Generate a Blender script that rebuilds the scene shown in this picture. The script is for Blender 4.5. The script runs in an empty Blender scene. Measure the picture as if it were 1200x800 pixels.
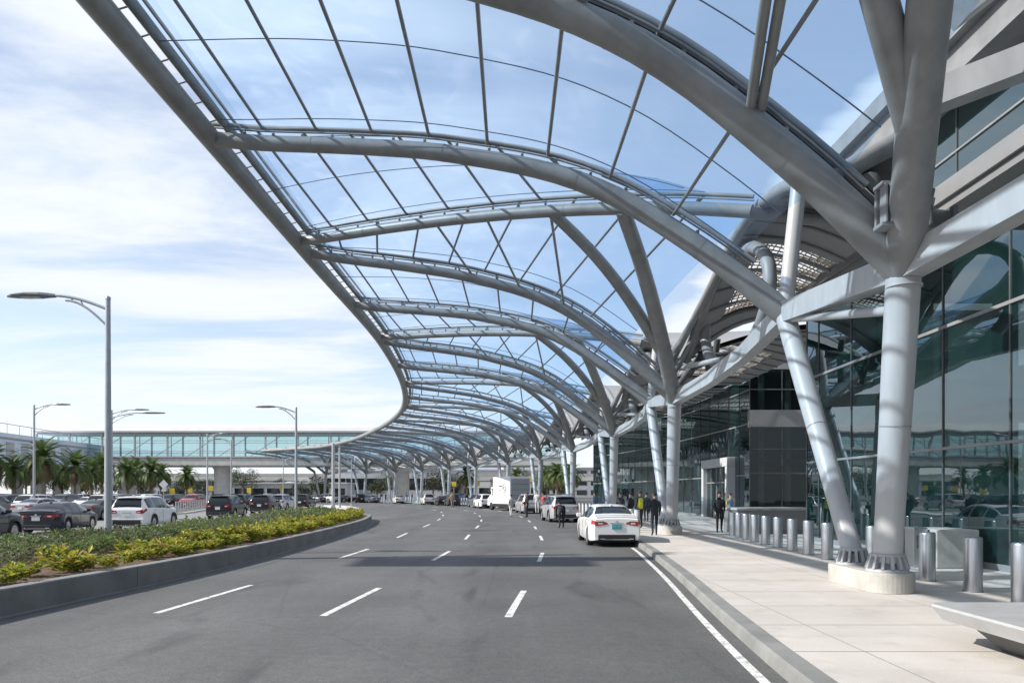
import bpy, bmesh, math, random
from mathutils import Vector, Matrix, noise
R = math.radians
rnd = random.Random(7)
scene = bpy.context.scene
COL = scene.collection
F, CX, HY, EYE = 850.0, 600.0, 577.0, 1.9

# ------------------------------------------------------------------ materials
def mat(name, base, rough=.6, metal=0., var=.0, scale=3., bump=0., bscale=None, spec=.5, coat=0., stretch=None, detail=4.):
    m = bpy.data.materials.new(name); m.use_nodes = True
    nt = m.node_tree; b = nt.nodes['Principled BSDF']
    b.inputs['Roughness'].default_value = rough
    b.inputs['Metallic'].default_value = metal
    b.inputs['Specular IOR Level'].default_value = spec
    b.inputs['Coat Weight'].default_value = coat
    if coat: b.inputs['Coat Roughness'].default_value = .04
    b.inputs['Base Color'].default_value = (*base, 1)
    if var or bump:
        tc = nt.nodes.new('ShaderNodeTexCoord')
        src = tc.outputs['Object']
        if stretch:
            mp = nt.nodes.new('ShaderNodeMapping'); mp.inputs['Scale'].default_value = stretch
            nt.links.new(src, mp.inputs['Vector']); src = mp.outputs[0]
    if var:
        n = nt.nodes.new('ShaderNodeTexNoise'); n.inputs['Scale'].default_value = scale
        n.inputs['Detail'].default_value = detail
        n.inputs['Roughness'].default_value = .6
        nt.links.new(src, n.inputs['Vector'])
        cr = nt.nodes.new('ShaderNodeValToRGB')
        cr.color_ramp.elements[0].position = .3; cr.color_ramp.elements[1].position = .7
        cr.color_ramp.elements[0].color = (*[c * (1 - var) for c in base], 1)
        cr.color_ramp.elements[1].color = (*[min(1, c * (1 + var)) for c in base], 1)
        nt.links.new(n.outputs['Fac'], cr.inputs[0]); nt.links.new(cr.outputs[0], b.inputs['Base Color'])
    if bump:
        n2 = nt.nodes.new('ShaderNodeTexNoise'); n2.inputs['Scale'].default_value = bscale or scale * 4
        n2.inputs['Detail'].default_value = 5
        nt.links.new(src, n2.inputs['Vector'])
        bp = nt.nodes.new('ShaderNodeBump'); bp.inputs['Strength'].default_value = bump; bp.inputs['Distance'].default_value = .03
        nt.links.new(n2.outputs['Fac'], bp.inputs['Height']); nt.links.new(bp.outputs[0], b.inputs['Normal'])
    return m

M = {}
M['steel'] = mat('painted_steel', (.215, .22, .222), .45, var=.20, scale=1.6, bump=.05, bscale=9, detail=9.)
M['column'] = mat('column_paint', (.39, .395, .40), .40, var=.13, scale=1.5, bump=.04, bscale=7, stretch=(1.6, 1.6, .35), detail=9.)
M['steel_pale'] = mat('rail_paint', (.36, .367, .375), .45, var=.1, scale=2)
M['dark_steel'] = mat('dark_steel', (.075, .08, .085), .5, var=.25, scale=2)
M['purlin'] = mat('purlin_metal', (.2, .205, .215), .45, var=.15, scale=2)
M['cable'] = mat('cable', (.09, .12, .17), .5)
M['panel_grey'] = mat('roof_panel_metal', (.24, .243, .247), .5, var=.12, scale=.7)
M['stainless'] = mat('brushed_stainless', (.52, .52, .53), .33, 1., var=.12, scale=4, stretch=(20, 20, .6), detail=2)
M['lamp_metal'] = mat('galvanised_pole', (.36, .38, .41), .45, .3, var=.1, scale=3)
M['lamp_head'] = mat('lamp_head_metal', (.16, .17, .19), .45, .3)
M['lens'] = mat('lamp_lens', (.5, .5, .46), .3)
M['conc'] = mat('concrete', (.40, .385, .35), .85, var=.18, scale=2.2, bump=.25, bscale=40)
M['conc_dark'] = mat('wall_concrete', (.20, .20, .19), .85, var=.22, scale=1.3, bump=.2, bscale=35)
M['conc_pale'] = mat('pale_concrete', (.50, .49, .46), .85, var=.12, scale=1.2, bump=.1, bscale=30)
M['bench'] = mat('bench_stone', (.34, .34, .335), .5, var=.10, scale=2.5, bump=.05, bscale=60)
M['spandrel'] = mat('grey_spandrel', (.21, .212, .215), .45, var=.08, scale=1.)
M['cladding'] = mat('pale_blue_cladding', (.60, .68, .80), .5, var=.07, scale=.3)
M['white_wall'] = mat('white_wall', (.52, .52, .51), .6, var=.06, scale=.4)
M['grey_wall'] = mat('grey_wall', (.42, .43, .45), .7, var=.08, scale=.4)
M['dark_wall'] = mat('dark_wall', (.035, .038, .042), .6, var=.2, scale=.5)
M['paint_white'] = mat('road_paint', (.70, .69, .66), .7, var=.22, scale=9)
def paint_mat():
    m = mat('worn_road_paint', (.62, .61, .58), .75, 0, .15, 9); nt = m.node_tree; b = nt.nodes['Principled BSDF']; src = b.inputs['Base Color'].links[0].from_socket
    tc = [n for n in nt.nodes if n.type == 'TEX_COORD'][0]
    n = nt.nodes.new('ShaderNodeTexNoise'); n.inputs['Scale'].default_value = 7; n.inputs['Detail'].default_value = 9; n.inputs['Roughness'].default_value = .75; nt.links.new(tc.outputs['Object'], n.inputs['Vector'])
    r = nt.nodes.new('ShaderNodeMapRange'); r.inputs[1].default_value = .50; r.inputs[2].default_value = .62; r.inputs[3].default_value = 0; r.inputs[4].default_value = .8; nt.links.new(n.outputs[0], r.inputs[0])
    x = nt.nodes.new('ShaderNodeMix'); x.data_type = 'RGBA'; nt.links.new(r.outputs[0], x.inputs['Factor']); nt.links.new(src, x.inputs[6]); x.inputs[7].default_value = (.15, .148, .145, 1); nt.links.new(x.outputs[2], b.inputs['Base Color']); return m
M['paint_white'] = paint_mat()
M['patch'] = mat('asphalt_patch', (.062, .061, .061), .9, var=.35, scale=14)
M['soil'] = mat('soil_mulch', (.10, .062, .04), .95, var=.5, scale=9, bump=.8, bscale=25)
M['tyre'] = mat('tyre_rubber', (.018, .018, .019), .8)
M['rim'] = mat('alloy_rim', (.42, .43, .44), .3, .8)
M['black_plastic'] = mat('black_plastic', (.018, .018, .02), .5)
M['car_glass'] = mat('car_glass', (.010, .014, .016), .06, spec=.6)
M['taillight'] = mat('tail_light_red', (.30, .015, .02), .15, coat=.6)
M['lamp_clear'] = mat('lamp_clear', (.65, .65, .66), .12, coat=.6)
M['amber'] = mat('amber_lens', (.7, .24, .05), .2)
M['plate'] = mat('plate_teal', (.04, .30, .36), .4)
M['plate_white'] = mat('plate_white', (.68, .68, .66), .4)
M['chrome'] = mat('chrome_trim', (.6, .6, .62), .15, 1.)
for k, c in dict(white=(.78, .78, .77), black=(.012, .013, .015), navy=(.020, .024, .034), silver=(.42, .43, .45),
                 grey=(.13, .135, .145), pearl=(.66, .64, .59), charcoal=(.04, .042, .045), red=(.30, .03, .03), blue=(.05, .09, .2), beige=(.4, .35, .28)).items():
    M['car_' + k] = mat('car_paint_' + k, c, .28 if k not in ('silver',) else .3, .25 if k in ('silver', 'grey') else 0., coat=.7 if k in ('white', 'silver', 'pearl', 'red', 'blue', 'beige') else .3, spec=.5 if k in ('white', 'silver', 'pearl') else .3)
for k, c in dict(skin=(.50, .30, .21), skin_dark=(.17, .09, .06), hair=(.02, .014, .01), black_cloth=(.012, .012, .014), dark_cloth=(.028, .032, .038), navy_cloth=(.02, .024, .045),
                 hivis=(.58, .62, .05), blue_cloth=(.10, .19, .36), pale_cloth=(.55, .55, .53), yellow_cloth=(.65, .40, .06), shoe=(.02, .02, .02), tan_cloth=(.36, .28, .2), red_cloth=(.4, .05, .05)).items():
    M[k] = mat(k, c, .85 if k not in ('hair', 'shoe') else .6, var=.2, scale=9)
M['bark'] = mat('palm_bark', (.20, .165, .13), .9, var=.35, scale=5, bump=.6, bscale=14, stretch=(1, 1, 3))
M['frond'] = mat('palm_frond', (.060, .095, .030), .5, var=.35, scale=.8)
M['frond_dry'] = mat('dry_frond', (.17, .13, .06), .7, var=.3, scale=1)
for i, c in enumerate([(.045, .085, .022), (.075, .115, .030), (.060, .080, .040), (.11, .14, .045), (.10, .075, .05)]):
    M['hedge%d' % i] = mat('hedge_leaf_%d' % i, c, .45, var=.25, scale=6)
for i, c in enumerate([(.26, .25, .025), (.17, .21, .025), (.36, .29, .04), (.10, .15, .025), (.34, .17, .06)]):
    M['croton%d' % i] = mat('croton_leaf_%d' % i, c, .42, var=.2, scale=7)
def leafmat(name, base, var=.25, scale=5, tr=.4, rough=.55):
    m = mat(name, base, rough, 0, var, scale, spec=.25); nt = m.node_tree; b = nt.nodes['Principled BSDF']; out = [n for n in nt.nodes if n.type == 'OUTPUT_MATERIAL'][0]
    t = nt.nodes.new('ShaderNodeBsdfTranslucent'); mx = nt.nodes.new('ShaderNodeMixShader'); mx.inputs[0].default_value = tr
    src = b.inputs['Base Color'].links[0].from_socket; nt.links.new(src, t.inputs[0]); nt.links.new(b.outputs[0], mx.inputs[1]); nt.links.new(t.outputs[0], mx.inputs[2]); nt.links.new(mx.outputs[0], out.inputs[0]); return m
for i, c in enumerate([(.11, .165, .055), (.15, .20, .07), (.15, .17, .10), (.22, .25, .09), (.17, .13, .085)]): M['hedge%d' % i] = leafmat('hedge_leaf_%d' % i, c)
for i, c in enumerate([(.36, .37, .05), (.22, .30, .045), (.46, .42, .06), (.12, .19, .04), (.32, .22, .07)]): M['croton%d' % i] = leafmat('croton_leaf_%d' % i, c)
M['frond'] = leafmat('palm_frond_leaf', (.085, .13, .04), .35, .8, .3)
M['left_road'] = mat('worn_concrete_road', (.20, .198, .195), .85, var=.14, scale=.5, bump=.1, bscale=30)
M['tree_leaf'] = mat('tree_leaf', (.045, .065, .03), .6, var=.4, scale=.7)
M['tree_leaf2'] = mat('tree_leaf_pale', (.085, .105, .045), .6, var=.4, scale=.7)
M['sign_grey'] = mat('sign_back', (.55, .56, .57), .4, .5)
M['sign_yellow'] = mat('sign_yellow', (.62, .45, .04), .5)
M['lattice'] = mat('lattice_tan', (.40, .36, .31), .6, var=.2, scale=2)
M['vest_grey'] = mat('silver_tape', (.6, .6, .6), .4)

def film_mat():
    m = bpy.data.materials.new('clear_film'); m.use_nodes = True; nt = m.node_tree
    nt.nodes.clear()
    out = nt.nodes.new('ShaderNodeOutputMaterial')
    tr = nt.nodes.new('ShaderNodeBsdfTransparent'); tr.inputs[0].default_value = (.68, .845, 1.0, 1)
    gl = nt.nodes.new('ShaderNodeBsdfGlossy'); gl.inputs['Roughness'].default_value = .12
    df = nt.nodes.new('ShaderNodeBsdfTranslucent'); df.inputs[0].default_value = (.85, .9, 1, 1)
    lw = nt.nodes.new('ShaderNodeLayerWeight'); lw.inputs[0].default_value = .12
    tc = nt.nodes.new('ShaderNodeTexCoord')
    n = nt.nodes.new('ShaderNodeTexNoise'); n.inputs['Scale'].default_value = .55; n.inputs['Detail'].default_value = 6; n.inputs['Distortion'].default_value = 1.6
    nt.links.new(tc.outputs['Object'], n.inputs['Vector'])
    bp = nt.nodes.new('ShaderNodeBump'); bp.inputs['Strength'].default_value = .35; bp.inputs['Distance'].default_value = .12
    nt.links.new(n.outputs[0], bp.inputs['Height']); nt.links.new(bp.outputs[0], gl.inputs['Normal'])
    mr = nt.nodes.new('ShaderNodeMapRange'); mr.inputs[1].default_value = .5; mr.inputs[2].default_value = .8; mr.inputs[3].default_value = .07; mr.inputs[4].default_value = .2
    nt.links.new(n.outputs[0], mr.inputs[0])
    m1 = nt.nodes.new('ShaderNodeMixShader'); nt.links.new(mr.outputs[0], m1.inputs[0]); nt.links.new(tr.outputs[0], m1.inputs[1]); nt.links.new(df.outputs[0], m1.inputs[2])
    m2 = nt.nodes.new('ShaderNodeMixShader')
    ml = nt.nodes.new('ShaderNodeMath'); ml.operation = 'MULTIPLY'; ml.inputs[1].default_value = .35
    pw = nt.nodes.new('ShaderNodeMath'); pw.operation = 'POWER'; pw.inputs[1].default_value = 4.; lw.inputs[0].default_value = .5; nt.links.new(lw.outputs['Facing'], pw.inputs[0]); nt.links.new(pw.outputs[0], ml.inputs[0])
    nt.links.new(ml.outputs[0], m2.inputs[0]); nt.links.new(m1.outputs[0], m2.inputs[1]); nt.links.new(gl.outputs[0], m2.inputs[2])
    nt.links.new(m2.outputs[0], out.inputs[0])
    return m
M['film'] = film_mat()

def glass_mat(name, base, refl, tint, trans=0., wave=.05, tt=(.62, .86, .86, 1)):
    m = bpy.data.materials.new(name); m.use_nodes = True; nt = m.node_tree; nt.nodes.clear()
    out = nt.nodes.new('ShaderNodeOutputMaterial')
    df = nt.nodes.new('ShaderNodeBsdfDiffuse'); df.inputs[0].default_value = (*base, 1)
    gl = nt.nodes.new('ShaderNodeBsdfGlossy'); gl.inputs['Roughness'].default_value = .015; gl.inputs[0].default_value = (*tint, 1)
    lw = nt.nodes.new('ShaderNodeLayerWeight'); lw.inputs[0].default_value = .5; fr = nt.nodes.new('ShaderNodeMath'); fr.operation = 'POWER'; fr.inputs[1].default_value = 4.; nt.links.new(lw.outputs['Facing'], fr.inputs[0])
    tc = nt.nodes.new('ShaderNodeTexCoord')
    n = nt.nodes.new('ShaderNodeTexNoise'); n.inputs['Scale'].default_value = .5; n.inputs['Detail'].default_value = 2
    nt.links.new(tc.outputs['Object'], n.inputs['Vector'])
    bp = nt.nodes.new('ShaderNodeBump'); bp.inputs['Strength'].default_value = wave; bp.inputs['Distance'].default_value = .1
    nt.links.new(n.outputs[0], bp.inputs['Height']); nt.links.new(bp.outputs[0], gl.inputs['Normal'])
    mr = nt.nodes.new('ShaderNodeMapRange'); mr.inputs[1].default_value = 0; mr.inputs[2].default_value = 1; mr.inputs[3].default_value = refl; mr.inputs[4].default_value = 1.
    nt.links.new(fr.outputs[0], mr.inputs[0])
    src = df.outputs[0]
    if trans:
        tr = nt.nodes.new('ShaderNodeBsdfTransparent'); tr.inputs[0].default_value = tt
        mt = nt.nodes.new('ShaderNodeMixShader'); mt.inputs[0].default_value = trans
        nt.links.new(src, mt.inputs[1]); nt.links.new(tr.outputs[0], mt.inputs[2]); src = mt.outputs[0]
    mx = nt.nodes.new('ShaderNodeMixShader')
    nt.links.new(mr.outputs[0], mx.inputs[0]); nt.links.new(src, mx.inputs[1]); nt.links.new(gl.outputs[0], mx.inputs[2])
    nt.links.new(mx.outputs[0], out.inputs[0])
    return m
M['facade'] = glass_mat('facade_glass', (.004, .018, .017), .19, (.80, .90, .95), .14)
M['entrance_glass'] = glass_mat('entrance_glass', (.002, .006, .006), .035, (.8, .9, .95), .5, tt=(.42, .56, .54, 1))
M['bridge_glass'] = glass_mat('bridge_glass', (.30, .42, .44), .10, (.85, .97, 1), .80, tt=(.80, .965, .975, 1))

def asphalt_mat():
    m = bpy.data.materials.new('asphalt'); m.use_nodes = True; nt = m.node_tree; b = nt.nodes['Principled BSDF']
    b.inputs['Roughness'].default_value = .82
    tc = nt.nodes.new('ShaderNodeTexCoord')
    def nz(scale, detail, stretch=None, dist=0):
        s = tc.outputs['Object']
        if stretch:
            mp = nt.nodes.new('ShaderNodeMapping'); mp.inputs['Scale'].default_value = stretch; nt.links.new(s, mp.inputs[0]); s = mp.outputs[0]
        n = nt.nodes.new('ShaderNodeTexNoise'); n.inputs['Scale'].default_value = scale; n.inputs['Detail'].default_value = detail; n.inputs['Distortion'].default_value = dist
        nt.links.new(s, n.inputs['Vector']); return n.outputs['Fac']
    def rng(s, a, b_, c, d):
        r = nt.nodes.new('ShaderNodeMapRange')
        for i, v in enumerate((a, b_, c, d)): r.inputs[i + 1].default_value = v
        nt.links.new(s, r.inputs[0]); return r.outputs[0]
    def mul(a, b_):
        x = nt.nodes.new('ShaderNodeMath'); x.operation = 'MULTIPLY'; nt.links.new(a, x.inputs[0]); nt.links.new(b_, x.inputs[1]); return x.outputs[0]
    v = mul(rng(nz(75, 2), .3, .7, .55, 1.45), rng(nz(22, 3), .3, .7, .82, 1.18))                       # aggregate
    v = mul(v, rng(nz(.35, 5), .3, .7, .80, 1.16)); v = mul(v, rng(nz(6, 6), .3, .7, .90, 1.10))             # patches
    v = mul(v, rng(nz(.5, 5, (1, .06, 1)), .35, .65, .84, 1.12))  # wheel-track wear along the lanes
    v = mul(v, rng(nz(.9, 6, (1, .25, 1), 1.), .58, .72, 1., .60))  # oil and tyre stains
    vo = nt.nodes.new('ShaderNodeTexVoronoi'); vo.feature = 'DISTANCE_TO_EDGE'; vo.inputs['Scale'].default_value = .16
    nzc = nt.nodes.new('ShaderNodeTexNoise'); nzc.inputs['Scale'].default_value = .9; nzc.inputs['Detail'].default_value = 4
    nt.links.new(tc.outputs['Object'], nzc.inputs['Vector'])
    mxv = nt.nodes.new('ShaderNodeMix'); mxv.data_type = 'VECTOR'; mxv.inputs['Factor'].default_value = .12
    nt.links.new(tc.outputs['Object'], mxv.inputs[4]); nt.links.new(nzc.outputs['Color'], mxv.inputs[5])
    nt.links.new(mxv.outputs[1], vo.inputs['Vector'])
    v = mul(v, rng(vo.outputs['Distance'], .0008, .004, .86, 1.))   # sealed cracks
    cr = nt.nodes.new('ShaderNodeMix'); cr.data_type = 'RGBA'; cr.blend_type = 'MULTIPLY'; cr.inputs['Factor'].default_value = 1
    cr.inputs[6].default_value = (.098, .096, .094, 1)
    nt.links.new(v, cr.inputs[7]); nt.links.new(cr.outputs[2], b.inputs['Base Color'])
    bp = nt.nodes.new('ShaderNodeBump'); bp.inputs['Strength'].default_value = .35; bp.inputs['Distance'].default_value = .01
    nt.links.new(nz(90, 3), bp.inputs['Height']); nt.links.new(bp.outputs[0], b.inputs['Normal'])
    return m
M['asphalt'] = asphalt_mat()

def paving_mat():
    m = bpy.data.materials.new('sidewalk_paving'); m.use_nodes = True; nt = m.node_tree; b = nt.nodes['Principled BSDF']
    b.inputs['Roughness'].default_value = .8
    tc = nt.nodes.new('ShaderNodeTexCoord'); sp = nt.nodes.new('ShaderNodeSeparateXYZ'); nt.links.new(tc.outputs['Object'], sp.inputs[0])
    def math_(op, a, v2=None, link=None):
        x = nt.nodes.new('ShaderNodeMath'); x.operation = op
        nt.links.new(a, x.inputs[0])
        if link is not None: nt.links.new(link, x.inputs[1])
        elif v2 is not None: x.inputs[1].default_value = v2
        return x.outputs[0]
    def joint(c, period, off, w):
        f = math_('FRACT', math_('DIVIDE', math_('ADD', c, off), period))
        d = math_('ABSOLUTE', math_('SUBTRACT', f, .5))
        return math_('GREATER_THAN', d, .5 - w / period / 2)
    ju = joint(sp.outputs[1], 1.62, 50.3, .03)
    jv = joint(sp.outputs[0], 2.55, 49.65, .014)
    j = math_('MAXIMUM', ju, link=jv)
    n = nt.nodes.new('ShaderNodeTexNoise'); n.inputs['Scale'].default_value = .8; n.inputs['Detail'].default_value = 6
    nt.links.new(tc.outputs['Object'], n.inputs['Vector'])
    cr = nt.nodes.new('ShaderNodeValToRGB'); e = cr.color_ramp.elements
    e[0].position = .3; e[0].color = (.455, .418, .378, 1); e[1].position = .7; e[1].color = (.54, .503, .46, 1)
    nt.links.new(n.outputs[0], cr.inputs[0])
    n3 = nt.nodes.new('ShaderNodeTexNoise'); n3.inputs['Scale'].default_value = 70; nt.links.new(tc.outputs['Object'], n3.inputs['Vector'])
    r3 = nt.nodes.new('ShaderNodeMapRange'); r3.inputs[1].default_value = .3; r3.inputs[2].default_value = .7; r3.inputs[3].default_value = .9; r3.inputs[4].default_value = 1.08
    nt.links.new(n3.outputs[0], r3.inputs[0])
    wn = nt.nodes.new('ShaderNodeTexWhiteNoise'); wn.noise_dimensions = '2D'
    cb = nt.nodes.new('ShaderNodeCombineXYZ')
    nt.links.new(math_('FLOOR', math_('DIVIDE', math_('ADD', sp.outputs[0], 48.375), 2.55)), cb.inputs[0])
    nt.links.new(math_('FLOOR', math_('DIVIDE', math_('ADD', sp.outputs[1], 49.49), 1.62)), cb.inputs[1])
    nt.links.new(cb.outputs[0], wn.inputs['Vector'])
    rw = nt.nodes.new('ShaderNodeMapRange'); rw.inputs[3].default_value = .94; rw.inputs[4].default_value = 1.03; nt.links.new(wn.outputs['Value'], rw.inputs[0])
    mx = nt.nodes.new('ShaderNodeMix'); mx.data_type = 'RGBA'; mx.blend_type = 'MULTIPLY'; mx.inputs['Factor'].default_value = 1
    nt.links.new(cr.outputs[0], mx.inputs[6]); nt.links.new(math_('MULTIPLY', r3.outputs[0], link=rw.outputs[0]), mx.inputs[7])
    n4 = nt.nodes.new('ShaderNodeTexNoise'); n4.inputs['Scale'].default_value = 2.3; n4.inputs['Detail'].default_value = 7; nt.links.new(tc.outputs['Object'], n4.inputs['Vector'])
    r4 = nt.nodes.new('ShaderNodeMapRange'); r4.inputs[1].default_value = .56; r4.inputs[2].default_value = .74; r4.inputs[3].default_value = 1.; r4.inputs[4].default_value = .85
    nt.links.new(n4.outputs[0], r4.inputs[0])
    m5 = nt.nodes.new('ShaderNodeMix'); m5.data_type = 'RGBA'; m5.blend_type = 'MULTIPLY'; m5.inputs['Factor'].default_value = 1
    nt.links.new(mx.outputs[2], m5.inputs[6]); nt.links.new(r4.outputs[0], m5.inputs[7])
    m2 = nt.nodes.new('ShaderNodeMix'); m2.data_type = 'RGBA'; nt.links.new(j, m2.inputs['Factor'])
    nt.links.new(m5.outputs[2], m2.inputs[6]); m2.inputs[7].default_value = (.21, .18, .15, 1)
    nt.links.new(m2.outputs[2], b.inputs['Base Color'])
    bp = nt.nodes.new('ShaderNodeBump'); bp.inputs['Strength'].default_value = .15; bp.inputs['Distance'].default_value = .01
    nt.links.new(n3.outputs[0], bp.inputs['Height']); nt.links.new(bp.outputs[0], b.inputs['Normal'])
    return m
M['paving'] = paving_mat()

# ------------------------------------------------------------------ mesh builder
class MB:
    def __init__(s): s.v = []; s.f = []; s.m = []; s.sm = []
    def add(s, vs, fs, m=0, smooth=False):
        o = len(s.v); s.v += [tuple(p) for p in vs]
        for f in fs: s.f.append(tuple(o + i for i in f)); s.m.append(m); s.sm.append(smooth)
    def tube(s, pts, r, n=12, m=0, cap=True, closed=False):
        pts = [Vector(p) for p in pts]; k = len(pts)
        rs = r if isinstance(r, (list, tuple)) else [r] * k
        vs = []; prev = None
        for i, p in enumerate(pts):
            a = pts[(i - 1) % k] if (i > 0 or closed) else p
            b = pts[(i + 1) % k] if (i < k - 1 or closed) else p
            t = (b - a).normalized()
            if prev is None:
                u = t.cross(Vector((0, 0, 1)))
                if u.length < 1e-3: u = Vector((1, 0, 0))
                u.normalize()
            else:
                u = prev - t * prev.dot(t)
                u.normalize()
            prev = u; w = t.cross(u)
            for j in range(n):
                q = 2 * math.pi * j / n
                vs.append(p + (u * math.cos(q) + w * math.sin(q)) * rs[i])
        fs = []
        for i in range(k if closed else k - 1):
            for j in range(n):
                a = i * n + j; b = i * n + (j + 1) % n
                c = ((i + 1) % k) * n + (j + 1) % n; d = ((i + 1) % k) * n + j
                fs.append((a, b, c, d))
        s.add(vs, fs, m, True)
        if cap and not closed:
            s.add(vs[:n], [tuple(range(n))[::-1]], m); s.add(vs[-n:], [tuple(range(n))], m)
    def beam(s, pts, w, h, m=0):
        pts = [Vector(p) for p in pts]; k = len(pts); vs = []
        for i, p in enumerate(pts):
            t = pts[min(i + 1, k - 1)] - pts[max(i - 1, 0)]; t.normalize()
            sd = t.cross(Vector((0, 0, 1)))
            if sd.length < 1e-3: sd = Vector((1, 0, 0))
            sd.normalize(); up = sd.cross(t)
            for a, b in ((-1, -1), (1, -1), (1, 1), (-1, 1)): vs.append(p + sd * a * w / 2 + up * b * h / 2)
        fs = []
        for i in range(k - 1):
            for j in range(4): fs.append((i * 4 + j, i * 4 + (j + 1) % 4, i * 4 + 4 + (j + 1) % 4, i * 4 + 4 + j))
        fs += [(3, 2, 1, 0), tuple((k - 1) * 4 + j for j in range(4))]
        s.add(vs, fs, m)
    def box(s, c, d, rz=0, m=0, bev=0.):
        x, y, z = d[0] / 2, d[1] / 2, d[2] / 2; q = Matrix.Rotation(rz, 3, 'Z'); c = Vector(c)
        if not bev:
            vs = [c + q @ Vector((a * x, b * y, e * z)) for e in (-1, 1) for a, b in ((-1, -1), (1, -1), (1, 1), (-1, 1))]
            s.add(vs, [(3, 2, 1, 0), (4, 5, 6, 7), (0, 1, 5, 4), (1, 2, 6, 5), (2, 3, 7, 6), (3, 0, 4, 7)], m)
        else:
            bm = bmesh.new(); bmesh.ops.create_cube(bm, size=1)
            for v in bm.verts: v.co = Vector((v.co.x * d[0], v.co.y * d[1], v.co.z * d[2]))
            bmesh.ops.bevel(bm, geom=bm.edges[:] + bm.verts[:], offset=bev, segments=2, affect='EDGES', profile=.5)
            bm.verts.index_update()
            s.add([c + q @ v.co for v in bm.verts], [[v.index for v in f.verts] for f in bm.faces], m); bm.free()
    def lathe(s, prof, n=16, c=(0, 0, 0), axis='Z', m=0, smooth=True):
        c = Vector(c); vs = []
        for r, z in prof:
            for j in range(n):
                q = 2 * math.pi * j / n
                p = Vector((r * math.cos(q), r * math.sin(q), z))
                if axis == 'Y': p = Vector((p.x, p.z, p.y))
                vs.append(c + p)
        fs = [(i * n + j, i * n + (j + 1) % n, (i + 1) * n + (j + 1) % n, (i + 1) * n + j) for i in range(len(prof) - 1) for j in range(n)]
        s.add(vs, fs, m, smooth)
        s.add(vs[:n], [tuple(range(n))[::-1]], m); s.add(vs[-n:], [tuple(range(n))], m)
    def grid(s, fn, nu, nv, m=0, smooth=True):
        vs = [fn(i / nu, j / nv) for i in range(nu + 1) for j in range(nv + 1)]
        fs = [(i * (nv + 1) + j, (i + 1) * (nv + 1) + j, (i + 1) * (nv + 1) + j + 1, i * (nv + 1) + j + 1) for i in range(nu) for j in range(nv)]
        s.add(vs, fs, m, smooth)
    def build(s, name, mats, parent=None, world=True, fix=False):
        me = bpy.data.meshes.new(name)
        off = Vector((0, 0, 0))
        if parent is not None and world:
            p = parent
            while p is not None: off += p.location; p = p.parent
        me.from_pydata([tuple(Vector(v) - off) for v in s.v], [], s.f)
        if not isinstance(mats, (list, tuple)): mats = [mats]
        for q in mats: me.materials.append(q if not isinstance(q, str) else M[q])
        me.polygons.foreach_set('material_index', s.m); me.polygons.foreach_set('use_smooth', s.sm)
        if fix:
            bm = bmesh.new(); bm.from_mesh(me); bmesh.ops.remove_doubles(bm, verts=bm.verts, dist=1e-5); bmesh.ops.recalc_face_normals(bm, faces=bm.faces); bm.to_mesh(me); bm.free()
        me.update()
        o = bpy.data.objects.new(name, me); COL.objects.link(o)
        if parent is not None: o.parent = parent
        return o

def tag(o, label=None, cat=None, group=None, kind=None):
    if label: o['label'] = label
    if cat: o['category'] = cat
    if group: o['group'] = group
    if kind: o['kind'] = kind
    return o
def empty(name, loc=(0, 0, 0), rz=0., label=None, cat=None, group=None):
    o = bpy.data.objects.new(name, None); COL.objects.link(o); o.empty_display_size = .2
    o.location = loc; o.rotation_euler = (0, 0, rz)
    return tag(o, label, cat, group)
def copy_tree(o, parent=None):
    c = o.copy(); COL.objects.link(c)
    if parent is not None: c.parent = parent
    for ch in list(o.children): copy_tree(ch, c)
    return c
ORD = ['first', 'second', 'third', 'fourth', 'fifth', 'sixth', 'seventh', 'eighth', 'ninth', 'tenth', 'eleventh', 'twelfth', 'thirteenth', 'fourteenth', 'fifteenth', 'sixteenth', 'seventeenth', 'eighteenth']

def interp(tab, x):
    if x <= tab[0][0]: return tab[0][1]
    for (a, b), (c, d) in zip(tab, tab[1:]):
        if x <= c: return b + (d - b) * (x - a) / (c - a)
    return tab[-1][1]
def catmull(P, t):
    n = len(P); i = max(0, min(n - 2, int(math.floor(t)))); f = t - i
    p0 = P[max(i - 1, 0)]; p1 = P[i]; p2 = P[i + 1]; p3 = P[min(i + 2, n - 1)]
    return .5 * ((2 * p1) + (p2 - p0) * f + (2 * p0 - 5 * p1 + 4 * p2 - p3) * f * f + (3 * p1 - p0 - 3 * p2 + p3) * f ** 3)

# ------------------------------------------------------------------ the row of branching columns, in plan
TY = [12.4, 29.9, 47.5, 65.5, 81, 94, 106, 117, 127, 136.5, 143, 150]
TPX = [None, None, None, 672, 634, 596, 558, 527, 495, 464, 429, 382]
TP = [Vector((6.7, -22.5, 0)), Vector((6.7, -5, 0))]
for y, px in zip(TY, TPX): TP.append(Vector((6.7 if px is None else (px - CX) / F * y, y, 0)))
TP.append(TP[-1] + (TP[-1] - TP[-2])); TP.append(TP[-1] + (TP[-2] - TP[-3]))
def T(t): return catmull(TP, t + 2)
def Nrm(t):      # unit normal in plan towards the road
    d = T(t + .3) - T(t - .3); d.normalize(); return Vector((-d.y, d.x, 0))
def width(t): return 15.2
def Zedge(t): return interp([(0, 11.9), (2, 11.7), (4, 11.1), (6, 10.3), (8, 9.9), (11, 9.8)], t)
ZN_A, ZN_B = 5.75, 6.3
def E(t): return T(t) + Nrm(t) * width(t)
PROF = [(0, 0), (.095, .235), (.163, .375), (.23, .51), (.297, .615), (.37, .70), (.438, .755), (.587, .85), (.75, .91), (.9, .955), (1, 1)]
PROFC = [(0, .66), (.1, .73), (.2, .785), (.32, .84), (.44, .885), (.6, .93), (.75, .96), (1, 1)]
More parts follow.
